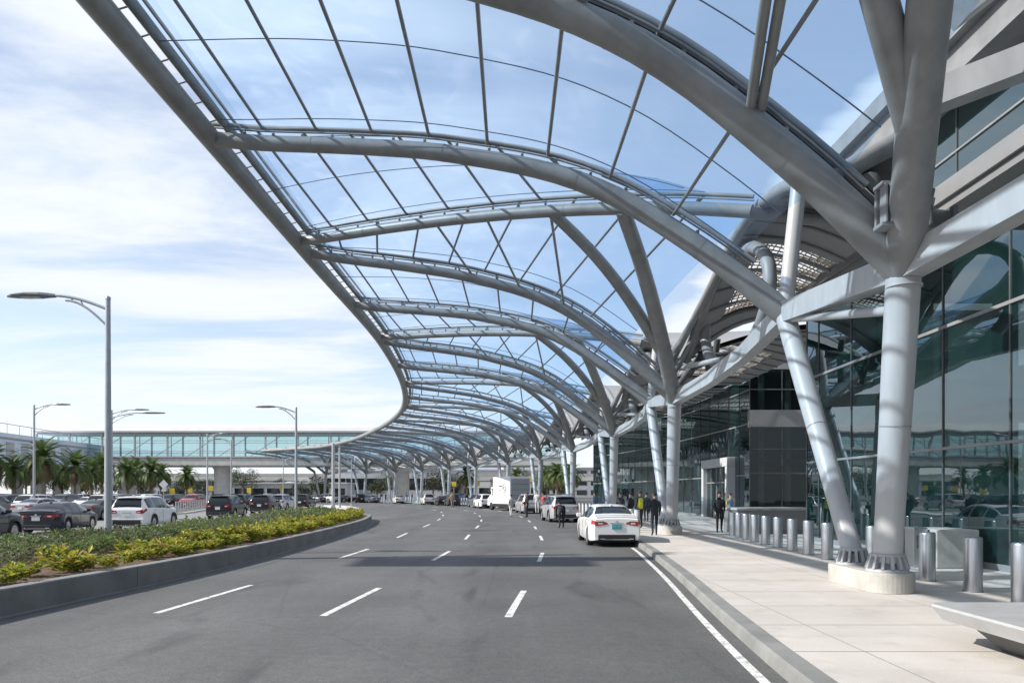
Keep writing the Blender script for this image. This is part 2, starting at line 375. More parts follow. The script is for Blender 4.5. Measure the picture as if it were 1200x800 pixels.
def sm(tab, u): return (interp(tab, u - .04) + 2 * interp(tab, u) + interp(tab, u + .04)) / 4 if .04 < u < .96 else interp(tab, u)
def plan(t, u): return T(t).lerp(E(t), u)
def ribA(i):
    return lambda u: plan(i, u) + Vector((0, 0, ZN_A + (Zedge(i) - ZN_A) * sm(PROF, u)))
def ribB(i):
    return lambda u: plan(i + .31 + .15 * u, u) + Vector((0, 0, ZN_B + (Zedge(i + .46) - ZN_B) * sm(PROF, u)))
def ribC(i):     # belongs to column i, leans back towards column i-1
    return lambda u: plan(i - .55 + .48 * u, u) + Vector((0, 0, ZN_A + (Zedge(i - .07) - ZN_A) * sm(PROFC, u)))
def frange(a, b, n): return [a + (b - a) * k / n for k in range(n + 1)]

I0, I1 = -1, 11
UP = Vector((0, 0, 1))
canopy = empty('entrance_canopy', (0, 0, 0), 0, 'sweeping curved canopy of clear film on grey arched ribs over the pick-up road', 'canopy')
def make_rib(fn, r, u0=0., n=30, near=True, rail=True, tp=.0, seams=False):
    mb = MB(); us = frange(u0, 1, n)
    rad = lambda u: r * (1 + tp * max(0, 1 - u) ** 2.5)
    mb.tube([fn(u) for u in us], [rad(u) for u in us], 16 if near else 10)
    rib = mb.build('rib', 'steel', canopy)
    def up(u):
        d = fn(u + .01) - fn(u - .01); s_ = d.cross(UP); q_ = s_.cross(d); q_.normalize(); return q_
    u_min = .05 if tp else -.001
    if seams:
        for u in (.13, .33, .56, .8):
            k = MB(); a = fn(u - .002); b = fn(u + .002); d = (b - a).normalized(); c = fn(u); k.tube([c - d * .012, c + d * .012], rad(u) * .998 + .007, 16, cap=False); k.build('weld_seam', 'steel', rib)
    if near:
        k = MB(); k.tube([fn(u) + up(u) * (rad(u) + .22) for u in us if u > u_min], .065, 8)
        k.tube([fn(u) + up(u) * (rad(u) + .07) + Vector((0, -.11, 0)) for u in us if u > u_min], .025, 6)
        k.build('gutter_rail', 'steel', rib)
        for q in range(16):
            s = MB(); u = .09 + .9 * q / 16; p = fn(u); n_ = up(u); s.tube([p + n_ * (r - .04), p + n_ * (rad(u) + .25)], .018, 5)
            s.box(p + n_ * (rad(u) + .02), (.07, .09, .08)); s.build('stanchion', 'steel', rib)
    else:
        k = MB(); k.tube([fn(u) + up(u) * (rad(u) + .22) for u in us if u > u_min], .06, 6); k.build('gutter_rail', 'steel', rib)
    return rib
def film(c1, c2, ua, ub, near, nseam=(.07, .5, .93), bump=.32):
    """clear cushion between two ribs; ua/ub: (start,end) along each rib"""
    lift = UP * .46
    def S(a, b, wob=True):
        p = c1(ua + (.965 - ua) * a); q = c2(ub + (.965 - ub) * a)
        return p.lerp(q, b) + lift * (1 - .35 * a ** 6) + UP * (bump * (1 - a ** 5) * math.sin(math.pi * b) * (.75 + .25 * math.sin(a * math.pi * 9) ** 2 * (1 if wob else 0)))
    def flat(a, b): return c1(ua + (1 - ua) * a).lerp(c2(ub + (1 - ub) * a), b) + UP * .4
    mb = MB(); mb.grid(S, 36 if near else 20, 8 if near else 4)
    p = mb.build('film_cushion', 'film', canopy)
    g = MB(); n = 9
    for k in range(1, n):
        a = k / n
        g.tube([flat(a, b) for b in frange(.0, 1, 4 if near else 2)], .045 if near else .05, 6 if near else 4)
    g.build('purlin', 'purlin', p)
    if near:
        c = MB()
        for b in nseam: c.tube([S(a, b, False) + UP * .0 for a in frange(0, 1, 30)], .014, 4)
        c.build('film_seam', 'cable', p)
def arch(i):     # inner rim of the clear roof between column i and i+1
    def fn(f):
        z = 7.05 + 3.0 * math.sin(math.pi * f) ** 1.1
        return T(i + f) + Nrm(i + f) * (-.35) + UP * (z * (1 if i < 5 else .96))
    return fn
for i in range(I0, I1 + 1):
    near = i <= 2
    far_k = 1 if i < 3 else .9
    make_rib(ribA(i), (.225 if i < 1 else .185) * far_k, near=near, tp=.5, seams=i in (0, 1)); make_rib(ribB(i), .205 * far_k, near=near, tp=.45, seams=i in (-1, 0))
    make_rib(ribC(i), .19 * far_k, near=near, seams=i == 1)
    if 1 <= i <= 5:
        for (u, v) in ((.42, .5), (.55, .62), (.3, .36)):
            s_ = MB(); s_.tube([ribA(i)(u) + UP * .15, ribC(i)(v)], .05, 6); s_.build('prop', 'steel', canopy)
    film(ribA(i), ribB(i), .07, .07, near)
    if i < I1:
        film(ribB(i), ribC(i + 1), .2, .07, near)
    film(ribC(i), ribA(i), -.04, .07 if i == 0 else .13, near, nseam=(.9,))
# edge beam and its inner rail
eb = MB(); ts = frange(-1.6, 11.02, 110)
def EB(t): return E(t) + UP * (Zedge(t) + .02)
eb.tube([EB(t) for t in ts], .29, 16); e_o = eb.build('edge_beam', 'steel', canopy)
er = MB()
def ER(t): return EB(t) - Nrm(t) * .46 + UP * .34
er.tube([ER(t) for t in ts], .13, 10); er.tube([ER(t) - Nrm(t) * .25 + UP * .08 for t in ts], .05, 6); er.build('edge_rail', 'steel', canopy)
for t in frange(-.2, 5, 98):
    es = MB(); es.tube([EB(t) + UP * .2, ER(t)], .022, 5); es.build('edge_stanchion', 'steel', canopy)
# longitudinal box beam that joins the heads of the columns, kinked at each node
for i in range(I0, I1):
    a = T(i) + UP * ZN_A; b = T(i + .31) + UP * ZN_B; c = T(i + 1) + UP * ZN_A
    mid = T(i + .62) - Nrm(i + .6) * .75 + UP * (ZN_B + .05)
    mid2 = T(i + .8) - Nrm(i + .8) * .55 + UP * (ZN_B - .25)
    mb = MB(); mb.beam([a, b], .36, .48); mb.build('box_beam', 'column', canopy)
    mb = MB(); mb.beam([b, mid, mid2, c], .36, .48); mb.build('box_beam', 'column', canopy)
# opaque vaulted roof towards the terminal, with its rim, posts and struts
def depth(i): return 3.7 if i <= 0 else (7.6 if i <= 4 else 4.)
for i in range(0, I1):
    fn = arch(i); f0 = .15 if i == 0 else .05
    rim = MB(); rim.tube([fn(f) for f in frange(f0, .97, 26)], .19, 12)
    rim.build('vault_rim', 'steel', canopy)
    D = depth(i); f1 = .3 if i == 0 else f0
    def V(a, b, fn=fn, D=D, i=i, f0=f1):
        f = f0 + (.97 - f0) * a; p = fn(f); n = -Nrm(i + f)
        zf = 9.0 if i < 5 else 8.2
        q = p + n * D * b
        q.z = p.z * (1 - b) ** 1.2 + zf * (1 - (1 - b) ** 1.2) - .1 + .35 * math.sin(math.pi * b)
        return q
    vm = MB(); vm.grid(V, 20, 8); vm.grid(lambda a, b: V(a, b) + UP * .22, 20, 8)
    if i <= 4:
        hole = set(x_ * 8 + y_ for x_ in range(9, 17) for y_ in range(2, 7)); keep = [k for k in range(len(vm.f)) if (k % 160) not in hole]
        vm.f = [vm.f[k] for k in keep]; vm.m = [vm.m[k] for k in keep]; vm.sm = [vm.sm[k] for k in keep]
    vr = vm.build('vault_roof', 'panel_grey', canopy)
    sm_ = MB()
    for a in frange(.05, .95, 10): sm_.tube([V(a, b) - UP * .04 for b in frange(0, 1, 6)], .06, 6)
    sm_.build('vault_frame', 'panel_grey', vr)
    # inner ring with lattice under the vault
    if i <= 4:
        def RG(q, k=0., i=i):
            f = .68 + .2 * math.cos(q) * (1 + k); z = 8.0 + 1.75 * math.sin(q) * (1 + k)
            p = T(i + f) - Nrm(i + f) * .7; return Vector((p.x, p.y, z))
        rg = MB(); rg.tube([RG(2 * math.pi * k / 28) for k in range(28)], .2, 10, closed=True)
        ro = rg.build('ring_frame', 'panel_grey', canopy)
        lt = MB()
        for k in range(27):
            a_ = .45 + .4 * k / 26; lt.tube([V(a_ + .006 * math.sin(9 * b_ + k), b_) + UP * .08 for b_ in frange(.25, .875, 14)], .028, 5)
        for k in range(15):
            b_ = .25 + .625 * k / 14; lt.tube([V(a_, b_ + .012 * math.sin(30 * a_ + k)) + UP * .1 for a_ in frange(.45, .85, 18)], .028, 5)
        lt.build('lattice_screen', 'lattice', canopy)
    p0 = T(i + .31) + UP * ZN_B
    ps = MB(); q = fn(.31); ps.tube([p0, q], .19, 12); ps.build('node_post', 'column', canopy)
    nx = T(i + 1) + UP * (ZN_A + 1.4)
    for (g, f, r) in ((1.5, .78, .13), (1.1, .66, .13), (.4, .88, .1)):
        st = MB(); st.tube([T(i + 1) + Nrm(i + 1) * .35 + UP * (ZN_A + g), fn(f)], r, 10); st.build('strut', 'steel', canopy)
    st = MB(); st.tube([T(i + 1) + UP * (ZN_A + 1.25), T(i + .72) - Nrm(i + .7) * .55 + UP * (ZN_B + .2)], .1, 8); st.build('strut', 'column', canopy)
    st = MB(); st.tube([ribC(i + 1)(.02), T(i + .45) - Nrm(i + .45) * min(D, 4.) + UP * 9.3], .18, 10); st.build('strut', 'steel', canopy)
    # cluster of gutters and downpipes at the column head
    if i <= 4:
        dk = MB()
        hd = T(i + 1) - Nrm(i + 1) * .9
        for k in range(7):
            a = hd + Vector((rnd.uniform(-.5, .9), rnd.uniform(-1.2, 1.2), ZN_A + rnd.uniform(.5, 1.6))); b = hd + Vector((rnd.uniform(-.2, 1.6), rnd.uniform(-1.6, 1.2), ZN_A + rnd.uniform(1.4, 2.6)))
            dk.tube([a, a.lerp(b, .5) + Vector((.1, 0, .15)), b], rnd.uniform(.06, .16), 8)
        dk.build('downpipe_cluster', 'dark_steel', canopy)
# details round the near column head: gutter trough along the big rib, struts, rain-head box, tie beams to the building
def along(u, n_, y_):
    f = ribA(0); d = f(u + .01) - f(u - .01); q_ = d.cross(UP).cross(d).normalized(); r_ = .225 * (1 + .5 * (1 - u) ** 2.5); return f(u) + q_ * (r_ + n_) + Vector((0, y_, 0))
us_ = frange(.035, .97, 40)
tr = MB(); tr.beam([along(u, .05, .30) for u in us_], .30, .2); tr.beam([along(u, .22, .56) for u in us_], .07, .12); tr.beam([along(u, .10, .02) for u in us_], .09, .09); tr.beam([along(u, .30, .12) for u in us_], .05, .05)
tr.build('gutter_trough', 'dark_steel', canopy)
st = MB(); st.tube([ribA(0)(.09) + UP * .1, T(0) + Vector((.15, .6, 8.15))], [.15, .19], 12); st.build('strut', 'steel', canopy)
pr = MB()
for dx in (-.09, .09): pr.tube([ribA(0)(.167) + Vector((dx, .1, .15)), ribC(0)(.26) + Vector((dx * 1.5, .4, -.1))], .085, 10)
pr.build('prop_pair', 'steel', canopy)
for (u, v) in ((.36, .40), (.36, .52), (.46, .5)):
    s2 = MB(); s2.tube([ribA(0)(u) + UP * .2, ribC(0)(v) - UP * .1], .075, 8); s2.build('prop', 'steel', canopy)
rb = MB(); c = Vector((6.12, 11.80, 6.55))
for k in range(4): rb.box(c + Vector((-.12 + k * .08, -.1, 0)), (.03, .2, .62))
rb.box(c + UP * .33, (.34, .3, .06)); rb.box(c - UP * .33, (.34, .3, .06)); rb.box(c + Vector((0, .12, 0)), (.3, .06, .6))
rb.build('rain_head', 'panel_grey', canopy)
pp = MB(); pp.tube([(6.6, 13.1, 7.15), (6.75, 13.3, 7.0), (8.5, 13.5, 6.95), (11.2, 13.5, 6.95)], .16, 12)
for k in range(4): pp.lathe([(.19, -.05), (.19, .05)], 12, (0, 0, 0)) if False else pp.box((7.2 + k * .45, 13.42, 6.97), (.08, .4, .4), bev=.03)
pp.build('drain_pipe', 'dark_steel', canopy)
pp = MB(); pp.tube([(7.3, 15.6, 8.0), (7.0, 14.4, 8.0), (6.75, 13.7, 7.75), (6.62, 13.4, 7.1), (6.6, 13.2, 6.6)], .2, 12); pp.tube([(7.6, 15.2, 7.6), (6.9, 14.0, 7.5), (6.5, 13.5, 7.35), (6.45, 13.0, 6.7)], .1, 10); pp.tube([(7.2, 14.6, 8.3), (6.6, 13.9, 8.15), (6.3, 13.2, 7.7)], .07, 8); pp.box((7.1, 14.4, 8.25), (1.2, 1.6, .12), .2); pp.build('downpipe', 'dark_steel', canopy)
for (a, b, w, h) in (((6.35, 11.4, 8.0), (10.9, 10.0, 9.3), .4, .42), ((6.3, 10.4, 8.8), (10.6, 10.1, 12.1), .4, .45)):
    tb = MB(); tb.beam([a, b], w, h); tb.build('tie_beam', 'column', canopy)
st = MB(); st.tube([T(.31) + UP * 6.15, (6.72, 12.5, 5.05)], .09, 10); st.build('strut', 'column', canopy)

# ------------------------------------------------------------------ branching columns (trees of steel)
def make_column(i):
    base = T(i) ; d = T(i + .31) - T(i); dn = d.normalized(); ang = math.atan2(dn.y, dn.x)
    zg = .15
    names = ['nearest', 'second', 'third', 'fourth', 'fifth', 'sixth', 'seventh', 'eighth', 'ninth', 'tenth', 'eleventh', 'last']
    if i < 0: lab = 'grey branching column standing behind the near end of the pavement'
    elif i == 0: lab = 'big nearest branching column, twin grey tubes on an oblong concrete plinth between the bollards'
    elif i == 1: lab = 'second branching column along the kerb, its twin tubes standing right of the white sedan'
    elif i == 11: lab = 'last branching column under the far tip of the canopy, beside the lamp post'
    else: lab = '%s branching grey column from the near end of the canopy row' % names[i]
    o = empty('branching_column', base + UP * zg, 0, lab, 'column', 'branching columns along the kerb')
    nn = 20 if i <= 2 else 10
    foot_a = base + dn * .55; foot_b = base + dn * 1.85
    # plinth: stadium plan
    P = MB(); c0 = foot_a - dn * .02; c1 = foot_b + dn * .05; hw = .43; side = Vector((-dn.y, dn.x, 0)); ring = []
    ns = 18
    for k in range(ns + 1):
        q = -math.pi / 2 + math.pi * k / ns; ring.append(c1 + dn * math.cos(q) * hw + side * math.sin(q) * hw)
    for k in range(ns + 1):
        q = math.pi / 2 + math.pi * k / ns; ring.append(c0 + dn * math.cos(q) * hw + side * math.sin(q) * hw)
    m = len(ring)
    lv = [(0, 1.), (.325, 1.), (.35, .97)]
    cen = (c0 + c1) / 2; vs = []
    for z, s in lv:
        for p in ring: q = cen + (p - cen) * s; vs.append((q.x, q.y, zg + z))
    fs = [(l * m + k, l * m + (k + 1) % m, (l + 1) * m + (k + 1) % m, (l + 1) * m + k) for l in range(2) for k in range(m)] + [tuple(2 * m + k for k in range(m))]
    P.add(vs, fs); P.build('plinth', 'conc', o)
    zt = zg + .35
    head = base + UP * ZN_A; node = T(i + .31) + UP * ZN_B
    a = MB(); pts = [foot_a + UP * (zt + .18), foot_a.lerp(head, .5) + UP * (zt + .18) * .5 , head + UP * .0]
    pts[1] = pts[0].lerp(pts[2], .5)
    a.tube([pts[0].lerp(pts[2], k / 6) for k in range(7)], [.24, .245, .25, .26, .27, .275, .28], nn)
    up = a.build('upright_tube', 'column', o)
    b = MB(); p0 = foot_b + UP * (zt + .18); b.tube([p0.lerp(node, k / 6) for k in range(7)], [.195, .20, .21, .22, .23, .235, .235], nn); lt = b.build('leaning_tube', 'column', o)
    if i <= 2:
        for (p, q, r, par) in ((pts[0], pts[2], .272, up), (p0, node, .232, lt)):
            s = MB()
            for f in (.47, .76):
                c = p.lerp(q, f); dr = (q - p).normalized(); s.tube([c - dr * .008, c + dr * .008], r * .97 + .004, nn, cap=False)
            s.build('weld_seam', 'panel_grey', par)
        s = MB(); s.tube([head - UP * .35, head - UP * .32], .292, nn); s.build('collar', 'column', up)
    for (p, r) in ((foot_a, .305), (foot_b, .26)):      # cast foot with ring of fins
        s = MB(); s.lathe([(r + .05, 0), (r + .05, .05), (r - .06, .06), (r - .12, .22)], 20, p + UP * zt)
        if i <= 3:
            for k in range(14):
                q = 2 * math.pi * k / 14; dv = Vector((math.cos(q), math.sin(q), 0))
                s.beam([p + dv * (r + .02) + UP * (zt + .05), p + dv * (r - .06) + UP * (zt + .3)], .045, .09)
            s.tube([p + Vector((math.cos(2 * math.pi * k / 20), math.sin(2 * math.pi * k / 20), 0)) * (r - .05) + UP * (zt + .29) for k in range(20)], .035, 6, closed=True)
        s.build('cast_foot', 'steel_pale', o)
    # two branches up to the C rib
    C = ribC(i)
    main = []
    for (u, r) in ((.22, .245), (.36, .19)):
        s = MB(); e = C(u); st_ = head - UP * .05
        if main: st_ = main[3]
        pts = []
        for k in range(15):
            f = k / 14; p = st_.lerp(e, f); p.z += 1.0 * math.sin(math.pi * f) * (.5 if u > .3 else .6); pts.append(p)
        if not main: main = pts
        s.tube(pts, [r * (1.25 - .3 * k / 14) for k in range(15)], nn if nn > 12 else 10); s.build('branch', 'steel', o)
    return o
for i in range(I0, I1 + 1): make_column(i)

# ------------------------------------------------------------------ ground, road, kerb, sidewalk
g = MB(); g.add([(-900, -60, 0), (900, -60, 0), (900, 1500, 0), (-900, 1500, 0)], [(0, 1, 2, 3)])
tag(g.build('road', 'asphalt'), kind='structure')
g = MB(); lft = [(-13.4, -10), (-13.4, 20), (-13.7, 35), (-14.3, 51), (-15.2, 60), (-18, 78), (-23, 98), (-33, 122), (-52, 150)]; rgt = [(-27.8, -10), (-27.8, 20), (-27.8, 35), (-29.3, 51), (-30.6, 66), (-34, 84), (-40, 104), (-52, 130), (-75, 165)]
g.add([(x, y, .004) for x, y in lft] + [(x, y, .004) for x, y in rgt], [(k, k + 1, 9 + k + 1, 9 + k) for k in range(8)])
tag(g.build('left_road', 'left_road'), kind='structure')
KT = [(-8, 2.2), (0, 2.35), (7.2, 2.75), (11, 3.1), (16, 3.65), (24, 4.35), (30, 4.58)]
def kerb_pts():
    pts = [Vector((interp(KT, y) , y, 0)) for y in frange(-8, 29, 37)]
    pts += [T(t) + Nrm(t) * 2.1 for t in frange(1, 11.4, 84)]
    for _ in range(3): pts = [pts[0]] + [(pts[k - 1] + 2 * pts[k] + pts[k + 1]) / 4 for k in range(1, len(pts) - 1)] + [pts[-1]]
    return pts
KP = kerb_pts()
def offset(pts, d):
    out = []
    for k, p in enumerate(pts):
        t = (pts[min(k + 1, len(pts) - 1)] - pts[max(k - 1, 0)]).normalized(); out.append(p + Vector((t.y, -t.x, 0)) * d)
    return out
K2 = offset(KP, .28); K3 = offset(KP, .285)
k = MB(); n = len(KP)
vs = [p + UP * 0 for p in KP] + [p + UP * .125 + (q - p) * .07 for p, q in zip(KP, K2)] + [p.lerp(q, .2) + UP * .15 for p, q in zip(KP, K2)] + [q + UP * .15 for q in K2] + [q for q in K2]
k.add(vs, [(l * n + a, l * n + a + 1, (l + 1) * n + a + 1, (l + 1) * n + a) for l in range(4) for a in range(n - 1)])
tag(k.build('kerb', 'conc_dark'), kind='structure')
sw = MB(); far = offset(KP, 40.)
for a in range(n - 1):
    if KP[a].y < 28: qa, qb = Vector((60, KP[a].y, 0)), Vector((60, KP[a + 1].y, 0))
    else: qa, qb = KP[a] + Vector((60 - KP[a].x, 0, 0)) * min(1, .55), KP[a + 1] + Vector((60 - KP[a + 1].x, 0, 0)) * min(1, .55)
    if KP[a].y >= 28: qa = offset(KP[a:a + 2], 22)[0]; qb = offset(KP[a:a + 2], 22)[1]
    sw.add([K3[a] + UP * .146, qa + UP * .146, qb + UP * .146, K3[a + 1] + UP * .146], [(0, 1, 2, 3)])
tag(sw.build('sidewalk', 'paving'), kind='structure')
# road markings
mk = MB()
def ribbon(pts, w, z=.004):
    L, Rr = offset(pts, -w / 2), offset(pts, w / 2)
    for a in range(len(pts) - 1): mk.add([L[a] + UP * z, Rr[a] + UP * z, Rr[a + 1] + UP * z, L[a + 1] + UP * z], [(0, 1, 2, 3)])
near_edge = [q for q, p in zip(offset(KP, -.24), KP) if p.y < 25.5]
ribbon(near_edge, .11)
def clip(pts, s0, s1):
    out = []; acc = 0
    for a, b in zip(pts, pts[1:]):
        l = (b - a).length
        for s, in ((acc,),):
            pass
        lo = max(s0, acc); hi = min(s1, acc + l)
        if hi > lo:
            if not out: out.append(a.lerp(b, (lo - acc) / l))
            out.append(a.lerp(b, (hi - acc) / l))
        acc += l
    return out
def lane(d0, d1, start, on, period, w=.12, stop=200):
    pts = []
    for k_, p in enumerate(KP):
        f = min(1, max(0, (p.y - 10) / 25)); pts.append((k_, d0 + (d1 - d0) * f))
    O = []
    for k_, d in pts: O.append(offset(KP, -d)[k_])
    s = start
    while s < stop:
        c = clip(O, s, s + on)
        if len(c) > 1: ribbon(c, w)
        s += period
lane(3.15, 3.4, 0.9 + 18.4 - 9.2, 3.0, 8.95)
lane(6.0, 6.6, 0.9 + 18.2 - 9.2, 3.3, 9.2)
lane(8.7, 9.6, 0.9 + 18.0 - 9.2, 3.5, 9.6)
tag(mk.build('road_markings', 'paint_white'), kind='structure')
pt = MB()
for (x, y, a, b) in ((-1.6, 36.5, 2.1, 1.6),):
    ring = [Vector((x + a / 2 * math.cos(q) * (1 + .15 * math.sin(5 * q)), y + b / 2 * math.sin(q) * (1 + .2 * math.cos(3 * q)), .003)) for q in frange(0, 2 * math.pi, 22)[:-1]]
    pt.add(ring, [tuple(range(22))])
tag(pt.build('asphalt_patches', 'patch'), kind='structure')

# ------------------------------------------------------------------ planted median
WR = [(-8.5, -2), (-8.25, 4), (-7.84, 11), (-7.45, 15.7), (-7.3, 20.7), (-7.4, 27), (-7.65, 33), (-8.15, 40), (-8.8, 45), (-9.5, 49), (-10.4, 51.6), (-11.7, 52.8), (-13.2, 52.6), (-14.4, 51)]
WL = [(-14.6, 47), (-14.2, 40), (-13.8, 30), (-13.5, 20), (-13.5, 8), (-13.5, -2)]
loop = [Vector((x, y, 0)) for x, y in WR + WL]
cr = [catmull(loop, k / 3) for k in range((len(loop) - 1) * 3 + 1)]
w_in = offset(cr, -.26)
med = empty('planter_median', (-10.6, 20, 0), 0, 'low grey concrete wall edging the planted median beside the road', 'planter')
mb = MB(); n = len(cr)
vs = cr + [p + UP * .40 for p in cr] + [p.lerp(q, .08) + UP * .42 for p, q in zip(cr, w_in)] + [q + UP * .42 for q in w_in] + [q + UP * .1 for q in w_in]
mb.add(vs, [(l * n + a, l * n + a + 1, (l + 1) * n + a + 1, (l + 1) * n + a) for l in range(4) for a in range(n - 1)])
mb.build('wall', 'conc_dark', med)
jn = MB()
for s in range(0, 14):
    c = clip(cr, 4 + s * 4.2, 4 + s * 4.2 + .025)
    if len(c) > 1:
        o = offset(c, .003); jn.add([o[0] + UP * .01, o[-1] + UP * .01, o[-1] + UP * .41, o[0] + UP * .41], [(0, 1, 2, 3)])
jn.build('wall_joint', 'dark_steel', med)
so = MB(); so.add([q + UP * .33 for q in w_in], [tuple(range(n))]); so.build('soil', 'soil', med)
gt = MB(); go = offset(cr, .16)
gt.add([p + UP * .006 for p in cr] + [p + UP * .006 for p in go], [(a, n + a, n + a + 1, a + 1) for a in range(0, int(n * .72))])
tag(gt.build('kerb_gutter', 'conc_dark'), kind='structure')

def leaf(mb, p, d, L, W, m, droop=.3):
    d = d.normalized(); s = d.cross(UP)
    if s.length < .05: s = Vector((1, 0, 0))
    s.normalize(); s = s * W / 2
    nrm = s.cross(d).normalized()
    a = p; b = p + d * L * .5 + nrm * L * .06; c = p + d * L - UP * L * droop
    mb.add([a, b + s, c, b - s], [(0, 1, 2), (0, 2, 3)], m)
def shrub_mesh(seed, h, r, nl, mats, L=(.16, .3), up=.6, nm=4, W=.28):
    q = random.Random(seed); mb = MB()
    nst = 9
    for s in range(nst):
        a = q.uniform(0, 6.28); rr = r * math.sqrt(q.random()); top = Vector((rr * math.cos(a), rr * math.sin(a), h * q.uniform(.55, 1.)))
        root = Vector((top.x * .35, top.y * .35, 0))
        for _ in range(nl // nst):
            f = q.uniform(.25, 1); p = root.lerp(top, f)
            aa = q.uniform(0, 6.28); el = q.uniform(.1, 1.1) * up + .2 * f
            d = Vector((math.cos(aa) * math.cos(el), math.sin(aa) * math.cos(el), math.sin(el)))
            Ln = q.uniform(*L); leaf(mb, p, d, Ln, Ln * W * q.uniform(.8, 1.3), min(nm - 1, int(q.random() ** 1.3 * nm)), q.uniform(.0, .35))
    return mb
cm = ['croton0', 'croton1', 'croton2', 'croton3', 'croton4']
crot = [shrub_mesh(50 + k, .50, .36, 150, cm, nm=5).build('croton_shrub', cm) for k in range(4)]
cnt = 0; W_off = offset(cr, -.75)
acc = 3.0; total = sum((b - a).length for a, b in zip(W_off, W_off[1:]))
while acc < 62:
    dense = acc > 19
    for row in (0, 1, 2):
        if not dense and (row > 1 or (row == 1 and rnd.random() < .35)): continue
        c = clip(W_off, acc + row * .18, acc + .1 + row * .18)
        if not c: continue
        p = c[0] + Vector((-row * .55 - rnd.uniform(0, .25), rnd.uniform(-.2, .2), .32))
        if row == 2 and p.y > 47: continue
        src = crot[cnt % 4]; o = src if cnt < 4 else src.copy()
        if cnt >= 4: COL.objects.link(o)
        o.location = p; o.rotation_euler = (rnd.uniform(-.1, .1), rnd.uniform(-.1, .1), rnd.uniform(0, 6.28)); s = rnd.uniform(.55, 1.02) * (1. if not dense else .98); o.scale = (s, s, s * rnd.uniform(.85, 1.15))
        tag(o, 'yellow-green leafy shrub in the front row behind the low concrete wall', 'shrub', 'yellow-green shrubs along the median wall')
        cnt += 1
    acc += .62 if dense else .66
# back rows: a continuous mass of green ground cover
hm = ['hedge%d' % k for k in range(5)]
hd = MB(); q = random.Random(3)
for _ in range(2600):
    y = -1 + 53 * q.random() ** .85
    xr = interp([(y_, x_) for x_, y_ in WR[:9]] + [(49, -9.5), (51, -11)], y) - 2.15 - (.5 if y < 22 else 0)
    xl = -13.2 if y < 38 else -13.6
    if y > 44: xr -= .0
    if xr <= xl: continue
    x = q.uniform(xl, xr)
    edge = min(1, (xr - x) / .7 + .35)
    gap = noise.noise(Vector((x * .6, y * .35, 1.7)))
    if gap < -.33 and y < 30: continue
    h = (.30 + .26 * (.5 + .9 * gap)) * (.65 + .35 * edge) * q.uniform(.8, 1.2)
    mat_bias = noise.noise(Vector((x * .4, y * .3, 7.)))
    b = Vector((x, y, .32)); nl = 28 if y < 28 else 13
    for _k in range(nl):
        a = q.uniform(0, 6.28); r_ = .24 * math.sqrt(q.random())
        p = b + Vector((r_ * math.cos(a), r_ * math.sin(a), h * q.uniform(.25, 1)))
        el = q.uniform(-.1, 1.1); d = Vector((math.cos(a) * math.cos(el), math.sin(a) * math.cos(el), math.sin(el)))
        L = q.uniform(.08, .17) if y < 28 else q.uniform(.16, .28)
        mi = int(q.random() * 2.2) if mat_bias > 0 else 2 + int(q.random() * 1.2) * 0 if q.random() < .5 else int(q.random() * 3)
        if q.random() < .07: mi = 3
        if q.random() < .06: mi = 4
        leaf(hd, p, d, L, L * .42, min(4, mi), q.uniform(0, .3))
tag(hd.build('ground_cover_foliage', hm), 'low grey-green ground cover filling the back of the planted median', 'ground cover', kind='stuff')

# ------------------------------------------------------------------ palms and trees
def palm_mesh(seed, H, nf=46, L=2.9):
    q = random.Random(seed); tk = MB(); pts = []; rr = []
    for k in range(9):
        f = k / 8; pts.append((.12 * math.sin(f * 2 + seed), .1 * math.cos(f * 1.7 + seed) - .1, H * f)); rr.append(.27 - .08 * f + (.05 if k == 0 else 0) + (.10 if k >= 7 else 0))
    tk.tube(pts, rr, 12)
    top = Vector(pts[-1]); fr = MB()
    for k in range(nf):
        a = 2.399 * k + q.uniform(-.2, .2); lev = k / nf
        el = R(82 - 112 * lev + q.uniform(-8, 8)); ln = L * q.uniform(.85, 1.1) * (1 - .12 * abs(lev - .5)); m = 0 if lev < .86 else 1
        hd_ = Vector((math.cos(a), math.sin(a), 0)); p = top + UP * (.25 - .5 * lev); seg = 12; P = [p.copy()]; e = el
        for s in range(seg):
            p = p + (hd_ * math.cos(e) + UP * math.sin(e)) * ln / seg; P.append(p.copy()); e -= R(5.2 + 3.5 * lev + s * .35)
        fr.tube(P, [.035 * (1 - s / (seg + 2)) for s in range(seg + 1)], 4, m, cap=False)
        sd = hd_.cross(UP)
        for s in range(1, seg + 1):
            t_ = (P[s] - P[s - 1]).normalized(); up = sd.cross(t_)
            for half in (0, .5):
                c = P[s - 1].lerp(P[s], half); ll = ln * .24 * math.sin(math.pi * min(1, .12 + .82 * (s + half) / seg)) + .05
                for g_ in (-1, 1):
                    d = (sd * g_ * .75 + t_ * .6 + up * .28).normalized(); tip = c + d * ll - UP * ll * .25
                    w = t_ * .085
                    fr.add([c - w, c + w, tip], [(0, 1, 2)], m)
    return tk, fr
def palm(H, seed, L=2.9):
    o = empty('palm_tree'); tk, fr = palm_mesh(seed, H, L=L); tk.build('trunk', 'bark', o, world=False); fr.build('crown', ['frond', 'frond_dry'], o, world=False); return o
protos = [palm(5.9, 1, 3.7), palm(5.3, 2, 3.5), palm(5.2, 3, 3.0)]
def px2x(px, Y): return (px - CX) / F * Y
